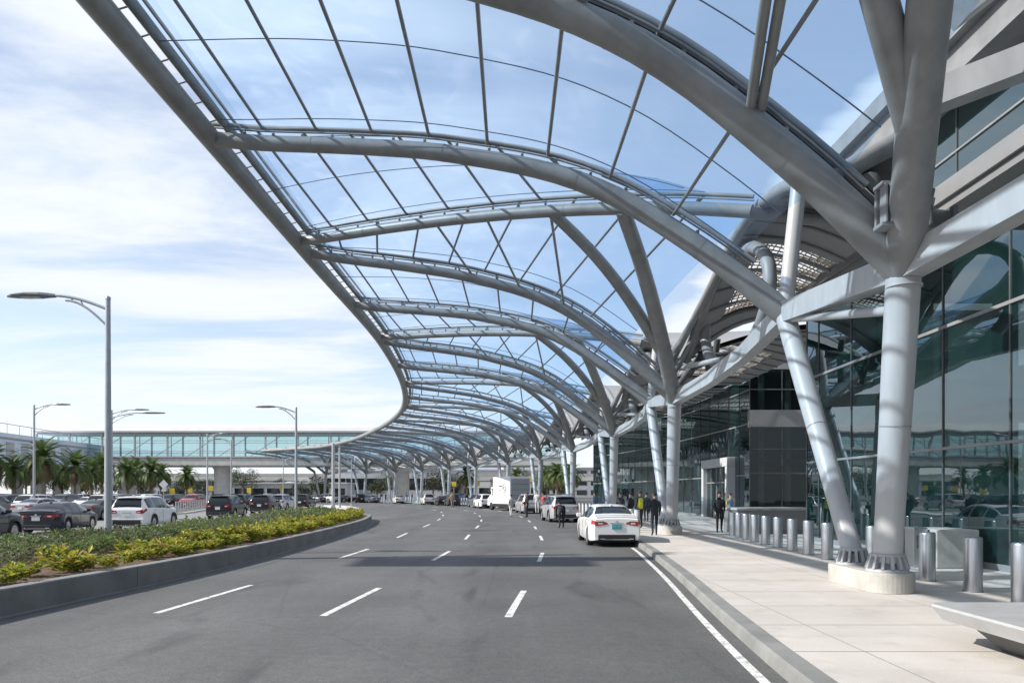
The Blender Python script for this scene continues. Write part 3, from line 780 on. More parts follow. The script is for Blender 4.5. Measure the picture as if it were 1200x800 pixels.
PAL = [(-12, 92, 0, 'left edge'), (50, 93, 0, ''), (18, 112, 1, ''), (40, 122, 0, ''), (88, 97, 0, ''), (108, 112, 1, ''), (72, 128, 1, ''), (118, 118, 0, ''), (150, 108, 1, ''), (163, 124, 0, ''), (178, 118, 1, ''), (188, 130, 2, ''), (219, 128, 2, ''),
       (548, 150, 2, ''), (606, 140, 2, ''), (652, 128, 2, ''), (640, 142, 1, ''), (668, 118, 2, '')]
pl_desc = {-12: 'palm whose fronds reach in at the left edge of the view', 50: 'tall palm between the left edge and the thin lamp post', 18: 'palm half hidden behind the first tall palm on the left', 40: 'shaded palm just behind the thin far lamp post',
           88: 'full round palm in front of the grey support pier under the pale blue building', 108: 'palm just left of the big foreground lamp post', 72: 'smaller palm at the back left of the round palm', 118: 'palm directly behind the big foreground lamp post', 150: 'broad palm above the roof of the white suv', 163: 'tall palm at the back of the cluster below the glass bridge', 178: 'dark palm at the right end of the car park cluster', 188: 'short dark palm beside the diamond road sign', 219: 'lone dark palm left of the round bridge pier',
           548: 'small dark palm seen under the canopy left of the white box truck', 606: 'small palm behind the white box truck', 652: 'dark palm under the canopy behind the silver suv', 640: 'tall dark palm behind the bent-over figure in black', 668: 'palm nearest the glass terminal wall under the canopy'}
used = set()
for px, Y, k, _ in PAL:
    if k in used: o = copy_tree(protos[k])
    else: o = protos[k]; used.add(k)
    o.location = (px2x(px, Y), Y, 0); o.rotation_euler.z = rnd.uniform(0, 6.28); s = rnd.uniform(.92, 1.08); o.scale = (s, s, s)
    tag(o, pl_desc[px], 'palm tree', 'palm trees round the car park')
def bush_tree(seed, H, r, m):
    q = random.Random(seed); o = empty('leafy_tree')
    tk = MB(); tk.tube([(0, 0, 0), (.1, 0, H * .25), (0, .1, H * .5), (.05, .1, H * .8)], [.22, .18, .13, .05], 8)
    for k in range(6):
        a = q.uniform(0, 6.28); tk.tube([(0.05, .05, H * q.uniform(.3, .5)), (r * .6 * math.cos(a), r * .6 * math.sin(a), H * q.uniform(.6, .9))], [.08, .03], 6)
    tk.build('trunk', 'bark', o, world=False)
    cw = MB()
    cl = [Vector((r * q.uniform(-.75, .75), r * q.uniform(-.75, .75), H * q.uniform(.42, .92))) for _ in range(26)]
    for c in cl:
        rad = r * q.uniform(.22, .42)
        for _ in range(70):
            d = Vector((q.gauss(0, 1), q.gauss(0, 1), q.gauss(0, .8))).normalized(); p = c + d * rad * q.uniform(.5, 1.05)
            leaf(cw, p, Vector((q.uniform(-1, 1), q.uniform(-1, 1), q.uniform(-.6, .6))), q.uniform(.22, .42), q.uniform(.15, .28), 0 if q.random() < .75 else 1)
    cw.build('crown', [m, 'tree_leaf2'], o, world=False); return o
bt = [bush_tree(11, 6., 3.2, 'tree_leaf'), bush_tree(12, 5., 2.8, 'tree_leaf'), bush_tree(13, 7.5, 3.6, 'tree_leaf2')]
BT = [(285, 185, 2, 'dark round tree between the bridge pier and the lamp post'), (268, 200, 0, 'leafy tree right behind the round bridge pier'), (208, 176, 1, 'low leafy tree beyond the parked cars left of the bridge pier'), (238, 200, 1, 'small leafy tree under the bridge at the far end of the picket fence'), (322, 210, 0, 'leafy tree below the guideway left of the canopy tip'), (352, 190, 1, 'leafy tree beside the canopy tip lamp post'), (372, 165, 1, 'dark leafy tree at the foot of the last branching column'), (442, 170, 1, 'leafy tree under the dark far building at its left'), (462, 168, 2, 'pale leafy tree in front of the dark far building'), (508, 160, 0, 'leafy tree under the canopy right of the dark far building'), (528, 175, 1, 'small leafy tree beyond the far kerb behind the dark parked cars'),
      (-20, 150, 0, 'dark tree behind the palms at the left edge'), (62, 160, 0, 'dark tree behind the car park palms below the pale blue building'), (30, 158, 2, 'dark tree between two palms near the left edge'), (120, 165, 0, 'dark tree behind the big foreground lamp post'), (140, 160, 1, 'dark shaded tree behind the broad palm'), (168, 165, 0, 'dark tree behind the white suv and the diamond sign'), (95, 158, 1, 'dark tree low behind the round palm'),
      (585, 185, 0, 'leafy tree behind the white box truck to its left'), (625, 190, 2, 'leafy tree beyond the box truck under the guideway'), (660, 160, 1, 'leafy tree behind the palms at the terminal end')]
used = set()
for px, Y, k, lab in BT:
    if k in used: o = copy_tree(bt[k])
    else: o = bt[k]; used.add(k)
    o.location = (px2x(px, Y), Y, 0); o.rotation_euler.z = rnd.uniform(0, 6.28); s = rnd.uniform(.85, 1.15); o.scale = (s, s, s)
    tag(o, lab, 'tree', 'leafy trees in the distance')
# ------------------------------------------------------------------ terminal building
term = empty('terminal_building', (11, 27, 0), 0, 'dark green glass terminal with grey spandrel bands and heavy eaves along the pavement', 'building')
FX = 11.0
def facade_strip(pts, z0, z1, name='glass_wall', m='facade'):
    mb = MB()
    for a, b in zip(pts, pts[1:]): mb.add([(a.x, a.y, z0), (b.x, b.y, z0), (b.x, b.y, z1), (a.x, a.y, z1)], [(0, 1, 2, 3)])
    return mb.build(name, m, term)
def mullions(pts, z0, z1, step, trans, par, d=.05, w=.045, tm='steel'):
    mb = MB(); acc = 0; L = sum((b - a).length for a, b in zip(pts, pts[1:])); s = 0
    while s <= L + .01:
        c = clip(pts, s, s + .02)
        if c:
            p = c[0]; t = (c[-1] - c[0]).normalized(); mb.box((p.x, p.y, (z0 + z1) / 2), (d, w, z1 - z0), math.atan2(t.y, t.x) - math.pi / 2)
        s += step
    mb.build('mullion_row', 'dark_steel', par)
    tb = MB()
    for z, h in trans: tb.beam([p + UP * z for p in pts], .09, h)
    tb.build('transom_row', tm, par)
P1 = [Vector((FX, -14, 0)), Vector((FX, 27, 0))]
g1 = facade_strip(P1, .15, 8.7); mullions(P1, .15, 8.7, 2.5, ((.22, .14), (3.02, .07), (6.1, .08)), g1)
g2 = facade_strip([Vector((FX + .35, -14, 0)), Vector((FX + .35, 27, 0))], 9.5, 11.8); mullions([Vector((FX + .35, -14, 0)), Vector((FX + .35, 27, 0))], 9.5, 11.8, 2.5, ((10.6, .05),), g2)
mb = MB(); mb.box((FX + .15, 6.5, 9.1), (1.7, 41, .42)); mb.box((FX - .35, 6.5, 8.78), (.5, 41.2, .2)); mb.build('ledge', 'spandrel', term)
mb = MB(); mb.box((FX + .6, 6.5, 12.2), (2.2, 41, .8)); mb.box((FX - .5, 6.5, 12.75), (.5, 41.3, .5)); mb.build('eave', 'steel', term)
mb = MB(); mb.box((FX + 15, 6.5, 12.45), (27, 40.8, .3)); mb.build('roof', 'grey_wall', term)
# interior so that the glass has something behind it
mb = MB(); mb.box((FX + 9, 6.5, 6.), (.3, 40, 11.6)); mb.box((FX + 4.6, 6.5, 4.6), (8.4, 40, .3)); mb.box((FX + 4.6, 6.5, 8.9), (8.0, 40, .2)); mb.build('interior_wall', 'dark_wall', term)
mb = MB()
for y in frange(-8, 24, 8): mb.tube([(FX + 2.6, y, .15), (FX + 2.6, y, 8.7)], .3, 12)
mb.build('interior_column', 'grey_wall', term)
# end return of the near wing and the recessed wall that faces the road's approach
P3 = [Vector((FX, 27.05, 0)), Vector((18.8, 27.05, 0))]
g3 = facade_strip(P3, .15, 8.7); mullions(P3, .15, 8.7, 2.6, ((3.02, .07), (6.1, .08)), g3)
P4 = [Vector((14.75, 45, 0)), Vector((26, 45, 0))]
mb = MB()
mb.box((20.4, 45.2, 6.5), (11.3, .5, 1.05)); mb.box((20.4, 45.2, 10.5), (11.3, .5, 1.9)); mb.build('spandrel_band', 'spandrel', term)
g4 = facade_strip(P4, 7.0, 9.6, m='entrance_glass'); mullions(P4, 7., 9.6, 2.0, ((8.3, .07),), g4, tm='dark_steel')
g5 = facade_strip(P4, .15, 6.0, m='entrance_glass'); mullions(P4, .15, 6.0, 2.0, ((3.1, .09), (4.6, .05)), g5, tm='dark_steel')
mb = MB()
for x_ in (15.9, 17.6, 19.3): mb.tube([(x_, 46.3, .15), (x_, 46.3, 9.6)], .2, 10)
mb.build('interior_column', 'conc_pale', term)
mb = MB(); mb.box((17.6, 46.6, .62), (3.2, .7, .95)); mb.build('interior_counter', 'grey_wall', term)
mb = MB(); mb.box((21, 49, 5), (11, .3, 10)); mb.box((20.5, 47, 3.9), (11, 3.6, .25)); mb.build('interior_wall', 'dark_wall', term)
# second wing that follows the curve
P5 = [T(t) - Nrm(t) * 8.05 for t in frange(1.86, 4.35, 26)]; P5[0] = Vector((14.75, 45, 0))
g6 = facade_strip(P5, .15, 9.6); mullions(P5, .15, 9.6, 2.1, ((.22, .14), (3.0, .08), (6.2, .08), (8.3, .06)), g6)
mb = MB()
mb.add([(p.x, p.y, z) for p in P5 for z in (9.6, 11.2)] , [(2 * a, 2 * a + 2, 2 * a + 3, 2 * a + 1) for a in range(len(P5) - 1)]); mb.build('parapet', 'spandrel', term)
bk = [p - Nrm(1.86 + k * 2.49 / 26) * 9 for k, p in enumerate(P5)]
mb = MB(); mb.add([(p.x, p.y, 11.2) for p in P5] + [(p.x, p.y, 11.2) for p in bk], [(a, a + 1, 27 + a + 1, 27 + a) for a in range(26)]); mb.add([(p.x, p.y, 4.4) for p in P5[1:]] + [(p.x, p.y, 4.4) for p in bk[1:]], [(a, a + 1, 26 + a + 1, 26 + a) for a in range(25)]); mb.build('floor_deck', 'grey_wall', term)
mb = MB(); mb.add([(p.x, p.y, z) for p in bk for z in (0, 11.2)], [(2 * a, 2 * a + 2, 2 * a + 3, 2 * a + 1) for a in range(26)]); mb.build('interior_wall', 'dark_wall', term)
e = P5[-1]; e2 = bk[-1]
ge = facade_strip([e, e2], .15, 9.6); mullions([e, e2], .15, 9.6, 2.2, ((3., .08), (6.2, .08)), ge)
# white entrance portal with dark glass doors
pc = T(2.13) - Nrm(2.13) * 7.2; dt = (T(2.3) - T(2.0)).normalized(); nn = Nrm(2.13)
por = MB(); an = math.atan2(dt.y, dt.x)
pc = T(2.13) - Nrm(2.13) * 7.85
por.box(pc + dt * -2.0 + UP * 1.9, (.45, .7, 3.5), an, bev=.03); por.box(pc + dt * 3.2 + UP * 1.9, (.45, .7, 3.5), an, bev=.03); por.box(pc + dt * .6 + UP * 3.95, (5.65, .72, .6), an, bev=.03)
po = por.build('entrance_portal', 'grey_wall', term)
dr = MB()
for k in range(4):
    c = pc + dt * (-1.15 + 1.2 * k) + nn * .02; dr.box(c + UP * 1.9, (1.14, .06, 3.4), an)
dr.build('glass_door', 'facade', po)
dr = MB()
for k in range(5): dr.box(pc + dt * (-1.75 + 1.2 * k) + nn * .08 + UP * 1.9, (.07, .1, 3.45), an)
dr.box(pc + dt * .6 + nn * .08 + UP * 2.6, (4.7, .08, .08), an); dr.build('door_frame', 'steel', po)
ex = MB(); ex.box((13.4, 27.5 + 21, 2.7), (.02, .5, .3)) ; 

# ------------------------------------------------------------------ pedestrian bridge with glass sides
def bridge():
    o = empty('pedestrian_bridge', (-60, 150, 0), 0, 'long glass-sided pedestrian bridge with pale roof crossing above the far road', 'bridge')
    Y = 150.; x0, x1 = -96, 10; w = 7
    mb = MB(); mb.box(((x0 + x1) / 2, Y, 8.1), (x1 - x0, w, 1.7), bev=.2); mb.build('deck', 'conc_pale', o)
    mb = MB(); mb.box(((x0 + x1) / 2, Y, 9.1), (x1 - x0, w + .3, .3)); mb.build('deck_edge', 'steel_pale', o)
    rf = MB(); n = 10
    prof = [(w / 2 + .4, 14.0), (w / 2 + .45, 14.35), (w / 2 - .2, 15.1), (w / 2 - 1.6, 15.75), (0, 16.), (-w / 2 + 1.6, 15.75), (-w / 2 + .2, 15.1), (-w / 2 - .45, 14.35), (-w / 2 - .4, 14.0)]
    vs = [(x, Y - a, z) for x in (x0, x1) for a, z in prof]; k = len(prof)
    rf.add(vs, [(j, j + 1, k + j + 1, k + j) for j in range(k - 1)] + [tuple(range(k))[::-1], tuple(k + j for j in range(k))], 0); rf.build('roof', 'white_wall', o)
    mb = MB(); mb.box(((x0 + x1) / 2, Y, 13.85), (x1 - x0, w - .1, .25)); mb.build('ceiling', 'grey_wall', o)
    for s in (-1, 1):
        g = MB(); yy = Y + s * (w / 2 - .1); g.add([(x0, yy, 9.25), (x1, yy, 9.25), (x1, yy, 13.75), (x0, yy, 13.75)], [(0, 1, 2, 3)]); go_ = g.build('glass_wall', 'bridge_glass', o)
        f = MB()
        x = x0
        while x <= x1: f.box((x, yy + s * .08, 11.5), (.28, .3, 4.5)); x += 6.6
        for z in (12.4, 10.3): f.box(((x0 + x1) / 2, yy + s * .06, z), (x1 - x0, .1, .08))
        f.build('glazing_frame', 'steel_pale', go_)
    fr = MB()
    x = x0 + 1.5; k = 0
    while x < x1 - 7:
        fr.tube([(x, Y + 1.5, 9.3), (x + 6.6, Y + 1.5, 13.7)], .06, 6); fr.tube([(x + 3.3, Y + 2, 9.3), (x + 3.3, Y + 2, 13.7)], .1, 6); x += 6.6
    fr.build('inner_truss', 'steel_pale', o)
    for x in (px2x(261, Y), px2x(150, Y), px2x(470, Y)):
        p = MB(); p.lathe([(1.75, 0), (1.7, .3), (1.7, 6.6), (2.1, 7.25)], 24, (x, Y, 0)); p.build('pier', 'conc_pale', o)
bridge()
# ------------------------------------------------------------------ elevated guideway and far buildings
def guideway():
    o = empty('elevated_guideway', (0, 215, 0), 0, 'pale elevated guideway deck on piers crossing the whole background', 'guideway')
    mb = MB(); mb.box((-10, 215, 5.9), (190, 8, 1.3), bev=.15); mb.build('deck', 'conc_pale', o)
    r = MB(); r.box((-10, 211.1, 7.), (190, .2, .9)); r.build('parapet', 'conc', o)
    for x in range(-95, 80, 16):
        p = MB(); p.lathe([(.9, 0), (.9, 4.4), (1.8, 5.3)], 16, (x, 215, 0)); p.build('pier', 'conc_pale', o)
guideway()
def building(name, label, loc, size, wall, rows, cols, glass='car_glass', roofm='grey_wall', fx=.72, fz=.5):
    o = empty(name, loc, 0, label, 'building'); W, D, H = size
    mb = MB(); mb.box((0, D / 2, H / 2), (W, D, H)); mb.build('wall', wall, o, world=False)
    mb = MB(); mb.box((0, D / 2, H + .2), (W + .6, D + .6, .4)); mb.box((W * .2, D / 2, H + 1.1), (W * .18, D * .4, 1.4)); mb.build('roof', roofm, o, world=False)
    for r_ in range(rows):
        for c in range(cols):
            cw = W / cols; ch = H / rows; m2 = MB(); m2.box((-W / 2 + cw * (c + .5), -.02, ch * (r_ + .5)), (cw * fx, .12, ch * fz)); w = m2.build('window', glass, o, world=False)
    return o
building('glass_hall', 'dark glazed low building with flat roof seen under the canopy tip', (px2x(452, 200), 200, 0), (33, 14, 8.6), 'grey_wall', 1, 6, fx=.96, fz=.36)
building('pavilion', 'white flat-roofed pavilion below the guideway between bridge pier and canopy', (px2x(330, 190), 190, 0), (34, 10, 4.2), 'white_wall', 1, 8, fx=.8, fz=.45, roofm='white_wall')
building('depot', 'pale grey depot far behind the picket fence', (px2x(235, 230), 230, 0), (40, 14, 6.5), 'grey_wall', 2, 7)
building('office_block', 'pale long office block far behind the white box truck', (px2x(585, 250), 250, 0), (46, 16, 9.5), 'white_wall', 2, 9)
building('far_hangar', 'wide grey hangar on the skyline behind the dark glazed building', (px2x(480, 330), 330, 0), (80, 30, 17), 'cladding', 1, 6, fz=.3)
building('hotel_block', 'grey block on the skyline between the canopy columns at the terminal end', (px2x(690, 300), 300, 0), (70, 25, 12), 'grey_wall', 3, 12)
# pale blue parking structure on the left with sloping roofline
def garage():
    o = empty('parking_structure', (-92, 125, 0), 0, 'pale blue clad parking structure with sloping roofline behind the palms', 'building')
    a = Vector((px2x(-60, 105), 105, 0)); b = Vector((px2x(124, 155), 155, 0)); d = (b - a).normalized(); n = Vector((-d.y, d.x, 0)) * 14
    za, zb = 11.6, 11.9
    mb = MB(); vs = []
    for p, z in ((a, za), (b, zb)):
        vs += [p + UP * 6.2, p + UP * z, p + n + UP * z, p + n + UP * 6.2]
    mb.add(vs, [(0, 4, 5, 1), (1, 5, 6, 2), (3, 2, 6, 7), (0, 3, 7, 4), (0, 1, 2, 3), (4, 7, 6, 5)]); mb.build('clad_wall', 'cladding', o)
    L = (b - a).length; nm = d.cross(UP)
    s = 2.
    while s < L - 3:
        p = a + d * s + nm * .03; sh = MB(); sh.box(p + UP * 9.0, (2.2, .1, 2.6), math.atan2(d.y, d.x)); sh.build('wall_panel', 'grey_wall', o); s += 4.4
    bd = MB(); bd.beam([a + nm * .1 + UP * 10.9, b + nm * .1 + UP * 10.9], .2, .25); bd.beam([a + nm * .1 + UP * 6.4, b + nm * .1 + UP * 6.4], .3, .5); bd.build('trim_band', 'steel_pale', o)
    for s in (.1, .3, .5, .62, .78, .92):
        p = a.lerp(b, s) + n * .3; m2 = MB(); m2.box(p + UP * 3.1, (1.3, 1.3, 6.2), math.atan2(d.y, d.x)); m2.build('pier', 'conc_pale', o)
    rr = MB(); rr.tube([a + UP * 13.2, b + UP * 13.2], .06, 5)
    for s in frange(0, 1, 14): rr.tube([a.lerp(b, s) + UP * 11.6, a.lerp(b, s) + UP * 13.2], .05, 4)
    rr.build('roof_railing', 'steel_pale', o)
garage()

# ------------------------------------------------------------------ street lamps
def lamp(px, Y, ztop, base, label, arm=3.1, dirx=-1, r=.105, seg=14, double=False, ang=0.):
    x = px2x(px, Y); o = empty('street_lamp', (x, Y, 0), ang, label, 'street lamp', 'street lamps')
    mb = MB(); mb.tube([(0, 0, base), (0, 0, ztop * .5), (0, 0, ztop)], [r, r * .86, r * .68], seg); mb.lathe([(r * 1.9, base), (r * 1.9, base + .04), (r * 1.2, base + .09)], seg); mb.build('pole', 'lamp_metal', o, world=False)
    cp = MB(); cp.lathe([(r * .75, ztop - .02), (r * .75, ztop + .05), (r * .3, ztop + .08)], seg); cp.build('pole_cap', 'lamp_metal', o, world=False)
    for sx in ((dirx, -dirx) if double else (dirx,)):
        a = MB(); A = []; B = []
        for k in range(13):
            f = k / 12; A.append((sx * f * arm * .55, 0, ztop - .32 + .42 * math.sin(f * math.pi / 2)))
            B.append((sx * f * arm * .42, 0, ztop - .85 + .80 * math.sin(f * math.pi / 2)))
        a.tube(A, .045, 8); a.tube(B, .035, 8); a.tube([A[6], B[7]], .02, 6); a.tube([A[8], B[10]], .02, 6); a.build('arm', 'lamp_metal', o, world=False)
        h = MB(); x0 = sx * arm * .52; L = arm * .48; z = ztop + .09; pr = [(0, .05, .05), (.12, .09, .07), (.3, .20, .08), (.6, .26, .07), (.85, .16, .05), (1., .03, .03)]
        vs = []
        for f, w, t in pr: vs += [(x0 + sx * L * f, -w, z), (x0 + sx * L * f, -w * .6, z + t), (x0 + sx * L * f, w * .6, z + t), (x0 + sx * L * f, w, z), (x0 + sx * L * f, w * .7, z - .05), (x0 + sx * L * f, -w * .7, z - .05)]
        fs = [(i * 6 + j, i * 6 + (j + 1) % 6, i * 6 + 6 + (j + 1) % 6, i * 6 + 6 + j) for i in range(5) for j in range(6)] + [tuple(range(6)), tuple(30 + j for j in range(6))]
        h.add(vs, fs); hh = h.build('lamp_head', 'lamp_head', o, world=False, fix=True)
        l = MB(); l.box((x0 + sx * L * .5, 0, z - .055), (L * .4, .22, .02)); l.build('lens', 'lens', hh, world=False)
    return o
lamp(126.5, 22, 1.9 + 227 / F * 22, .33, 'tall street lamp in the planted median in the foreground, reaching left over the road', 3.05)
lamp(347, 50, 1.9 + 99 / F * 50, .33, 'street lamp at the tip of the planted median near the glass bridge', 2.8)
lamp(40, 60, 1.9 + 102 / F * 60, 0, 'slim street lamp among the palms at the left, arm reaching right', 3.0, 1)
lamp(129, 58, 1.9 + 92 / F * 58, 0, 'street lamp mostly hidden behind the big foreground lamp, arm reaching right', 4.4, 1)
lamp(131, 66, 1.9 + 96 / F * 66, 0, 'farther of two street lamps hidden behind the big foreground lamp', 3.4, 1)
lamp(243, 82, 1.9 + 68 / F * 82, 0, 'street lamp by the picket fence in front of the bridge, arm to the right', 2.6, 1, r=.11)
lamp(271, 96, 1.9 + 62 / F * 96, 0, 'slim street lamp just right of the round bridge pier', 2.4, -1, r=.1)
lamp(332, 130, 1.9 + 28 / F * 130 + 1.8, 0, 'far double-armed street lamp under the bridge', 2.2, -1, r=.1, double=True)
lamp(412, 112, 1.9 + 30 / F * 112 + 1, 0, 'slim pole with lamp arm in front of the canopy tip columns', 1.4, -1, r=.1)
lamp(614, 150, 1.9 + 34 / F * 150, 0, 'street lamp seen under the canopy beyond the white box truck', 3.0, 1, r=.13)
o = empty('shadow_mast', (-29.6, 17.2, 0), 0, 'tall out-of-view mast added to cast the shadow band across the lanes', 'shadow_caster')  # added mast out of view, its top throws the shadow band on the lanes
mb = MB(); mb.tube([(0, 0, 0), (0, 0, 12), (0, 0, 23.2)], [.34, .26, .18], 14); mb.build('mast', 'lamp_metal', o, world=False)
mb = MB(); mb.box((0, -1.9, 21.0), (6.4, 2.4, .12)); mb.box((0, -.9, 22.1), (6.4, .16, 2.1)); mb.beam([(0, 0, 20.4), (0, -2.9, 20.9)], .2, .25); mb.build('shadow_platform', 'lamp_metal', o, world=False)
for r_ in range(2):
    for c_ in range(6):
        mb = MB(); mb.box((-2.65 + 1.06 * c_, -1.35, 21.65 + .95 * r_), (.92, .6, .82), bev=.05); fl = mb.build('shadow_caster', 'lamp_head', o, world=False)
        mb = MB(); mb.box((-2.65 + 1.06 * c_, -1.66, 21.65 + .95 * r_), (.8, .02, .7)); mb.build('lens', 'lens', fl, world=False)  # faces of the added shadow-casting boxes, no light in them
def post(px, Y, z, label, r=.12):
    o = empty('sign_post', (px2x(px, Y), Y, 0), 0, label, 'post'); mb = MB(); mb.tube([(0, 0, 0), (0, 0, z)], [r, r * .9], 12); mb.build('pole', 'steel_pale', o, world=False); mb = MB(); mb.lathe([(r * 2, 0), (r * 2, .05), (r * 1.2, .3)], 12); mb.build('base_plate', 'steel_pale', o, world=False); return o
post(390.5, 84, 7.6, 'thick pale post at the tip of the median, left one of a pair', .2); post(398, 88, 7.4, 'slimmer pale post at the tip of the median, right one of a pair', .13)
# diamond warning sign seen from behind
o = empty('road_sign', (px2x(192, 78), 78, 0), 0, 'diamond road sign seen from behind on a pole beyond the white suv', 'road sign')
mb = MB(); mb.tube([(0, 0, 0), (0, 0, 3.2)], .04, 8); mb.build('pole', 'steel_pale', o, world=False)
mb = MB(); s = .5; mb.add([(0, -.05, 2.3), (s, -.05, 2.8), (0, -.05, 3.3), (-s, -.05, 2.8), (0, -.03, 2.3), (s, -.03, 2.8), (0, -.03, 3.3), (-s, -.03, 2.8)], [(3, 2, 1, 0), (4, 5, 6, 7), (0, 1, 5, 4), (1, 2, 6, 5), (2, 3, 7, 6), (3, 0, 4, 7)]); mb.build('sign_panel', 'sign_grey', o, world=False)
mb = MB(); mb.box((0, -.04, 2.15), (.5, .02, .2)); mb.build('sub_panel', 'sign_grey', o, world=False)
# small yellow signs far away
for k, (px, Y, z, lab) in enumerate([(202, 120, 2.6, 'small yellow sign beyond the picket fence near the lone palm'), (223, 135, 2.9, 'small yellow sign left of the round bridge pier'), (247, 140, 3.2, 'small yellow sign beside the lamp by the bridge pier'), (292, 140, 2.8, 'small yellow sign under the bridge right of its round pier'), (330, 150, 3.4, 'yellow sign on the far verge under the canopy tip'), (560, 150, 4.2, 'yellow sign left of the white box truck'), (622, 120, 4.6, 'yellow sign above the roof of the silver van'), (532, 140, 4., 'yellow sign beyond the far kerb near the small palm')]):
    o = empty('yellow_sign', (px2x(px, Y), Y, 0), 0, lab, 'sign', 'yellow signs in the distance'); mb = MB(); mb.tube([(0, 0, 0), (0, 0, z)], .05, 6); mb.build('pole', 'steel_pale', o, world=False); mb = MB(); mb.box((0, -.08, z - .45), (.85, .05, .95), bev=.01); mb.build('sign_panel', 'sign_yellow', o, world=False)
# picket fence beside the far carriageway
o = empty('picket_fence', (-31, 66, 0), 0, 'low pale metal picket fence along the far edge of the left road', 'fence')
A, B = Vector((px2x(206, 66), 66, 0)), Vector((px2x(262, 104), 104, 0))
for k in range(29):
    p = A.lerp(B, k / 28); mb = MB(); mb.box(p + UP * .55, (.1, .1, 1.1)); mb.build('post', 'steel_pale', o)
mb = MB(); mb.beam([A + UP * 1.05, B + UP * 1.05], .05, .07); mb.beam([A + UP * .3, B + UP * .3], .05, .05)
mb.build('rail', 'steel_pale', o)
kb = MB(); kb.beam([Vector((-27.8, 30, .06)), A + Vector((1.2, -1, .06)), B + Vector((1.2, 0, .06)), Vector((-60, 180, .06))], .3, .14); tag(kb.build('far_kerb', 'conc_pale'), kind='structure')
# pale island kerb beyond the median tip
isl = MB(); ring = [(-15.5, 60), (-14., 57.5), (-13.2, 60), (-14.5, 70), (-17.5, 84), (-22, 98), (-26, 106), (-27, 104), (-22.5, 90), (-18.5, 76)]
ii = [Vector((x, y, .12)) for x, y in ring]; m = len(ii); isl.add(ii + [Vector((p.x, p.y, 0)) for p in ii], [tuple(range(m))[::-1]] + [(a, (a + 1) % m, m + (a + 1) % m, m + a) for a in range(m)]); tag(isl.build('traffic_island_kerb', 'conc_pale', fix=True), kind='structure')

# ------------------------------------------------------------------ bollards, bench, box, planter
bo = empty('bollard'); mb = MB(); mb.lathe([(.15, 0), (.15, .93), (.145, .955), (.13, .965)], 24); mb.build('post', 'stainless', bo, world=False); mb = MB(); mb.lathe([(.165, 0), (.165, .012), (.152, .014)], 24); mb.build('base_collar', 'dark_steel', bo, world=False)
BN = [(8.05, 11.45), (8.2, 12.9), (8.3, 14.5), (8.45, 15.9), (8.6, 17.3), (8.3, 19.1), (8.42, 20.6), (8.5, 22.0), (8.58, 23.4), (8.64, 24.7), (8.7, 26.0), (8.78, 27.2), (8.85, 28.3), (8.95, 29.4)]
BL = ['brushed steel bollard cut by the right edge, beside the bench', 'tall-looking brushed steel bollard standing alone behind the bench', 'steel bollard hidden behind the big upright column, nearer one', 'steel bollard just right of the big upright column foot, in front of the grey cabinet',
      'steel bollard seen between the two tubes of the nearest branching column', 'steel bollard just left of the leaning tube']
for k, (x, y) in enumerate(BN):
    o = bo if k == 0 else copy_tree(bo); o.location = (x, y, .147)
    tag(o, BL[k] if k < 6 else '%s steel bollard to the left of the leaning tube, counting away' % ORD[k - 5], 'bollard', 'steel bollards before the glass wall')
# the posts behind the sedan and all along the far kerb
fb = MB(); fb.lathe([(.13, 0), (.13, .98), (.08, 1.0)], 12)
fo = fb.build('kerb_bollard', 'steel_pale'); first = True
for k, t in enumerate(frange(1.04, 9.6, 92)):
    if abs(t - round(t)) < .06: continue
    p = T(t) + Nrm(t) * 1.15
    o = fo if first else fo.copy()
    if not first: COL.objects.link(o)
    first = False; o.location = (p.x, p.y, .147)
    seg = int(t)
    tag(o, 'pale kerb bollard in the row between the %s and %s branching columns' % (ORD[min(seg, 11)], ORD[min(seg + 1, 11)]), 'bollard', 'pale bollards between branching columns %d' % seg)
be = empty('bench', (6.3, 6.6, .146), 0, 'low pale stone slab bench with a pointed end on the pavement', 'bench')
mb = MB(); x0, x1, y0, y1 = 4.93, 7.4, 2.5, 8.62
prof = [(0, .44), (.02, .455), (0, .455)]
vs = [(x0, y0, .60), (x1, y0, .60), (x1, y1, .60), (x0 + .1, y1, .60), (x0, y1 - .12, .60)]
vs += [(x, y, .575) for x, y in ((x0 - .02, y0), (x1, y0), (x1, y1 + .02), (x0 + .08, y1 + .02), (x0 - .02, y1 - .12))]
vs += [(x, y, .43) for x, y in ((x0 + .05, y0), (x1, y0), (x1, y1 - .12), (x0 + .14, y1 - .14), (x0 + .06, y1 - .22))]
mb.add(vs, [(0, 1, 2, 3, 4)] + [(l * 5 + (a + 1) % 5, l * 5 + a, (l + 1) * 5 + a, (l + 1) * 5 + (a + 1) % 5) for l in range(2) for a in range(5)] + [(14, 13, 12, 11, 10)])
mb.build('slab', 'bench', be, fix=True)
mb = MB(); mb.add([(x0 + .5, y0 + .2, .147), (x1 - .4, y0 + .2, .147), (x1 - .4, y1 - .6, .147), (x0 + .5, y1 - .6, .147), (x0 + .25, y0 + .1, .432), (x1 - .1, y0 + .1, .432), (x1 - .1, y1 - .35, .432), (x0 + .25, y1 - .35, .432)], [(0, 1, 5, 4), (1, 2, 6, 5), (2, 3, 7, 6), (3, 0, 4, 7)]); mb.build('plinth', 'dark_steel', be)
cb = empty('utility_cabinet', (10.3, 17.4, .146), 0, 'grey concrete block with steel cabinet against the glass wall behind the big column', 'cabinet')
mb = MB(); mb.box((0, 0, .45), (1.0, 1.3, .9), bev=.03); mb.build('block', 'conc', cb, world=False)
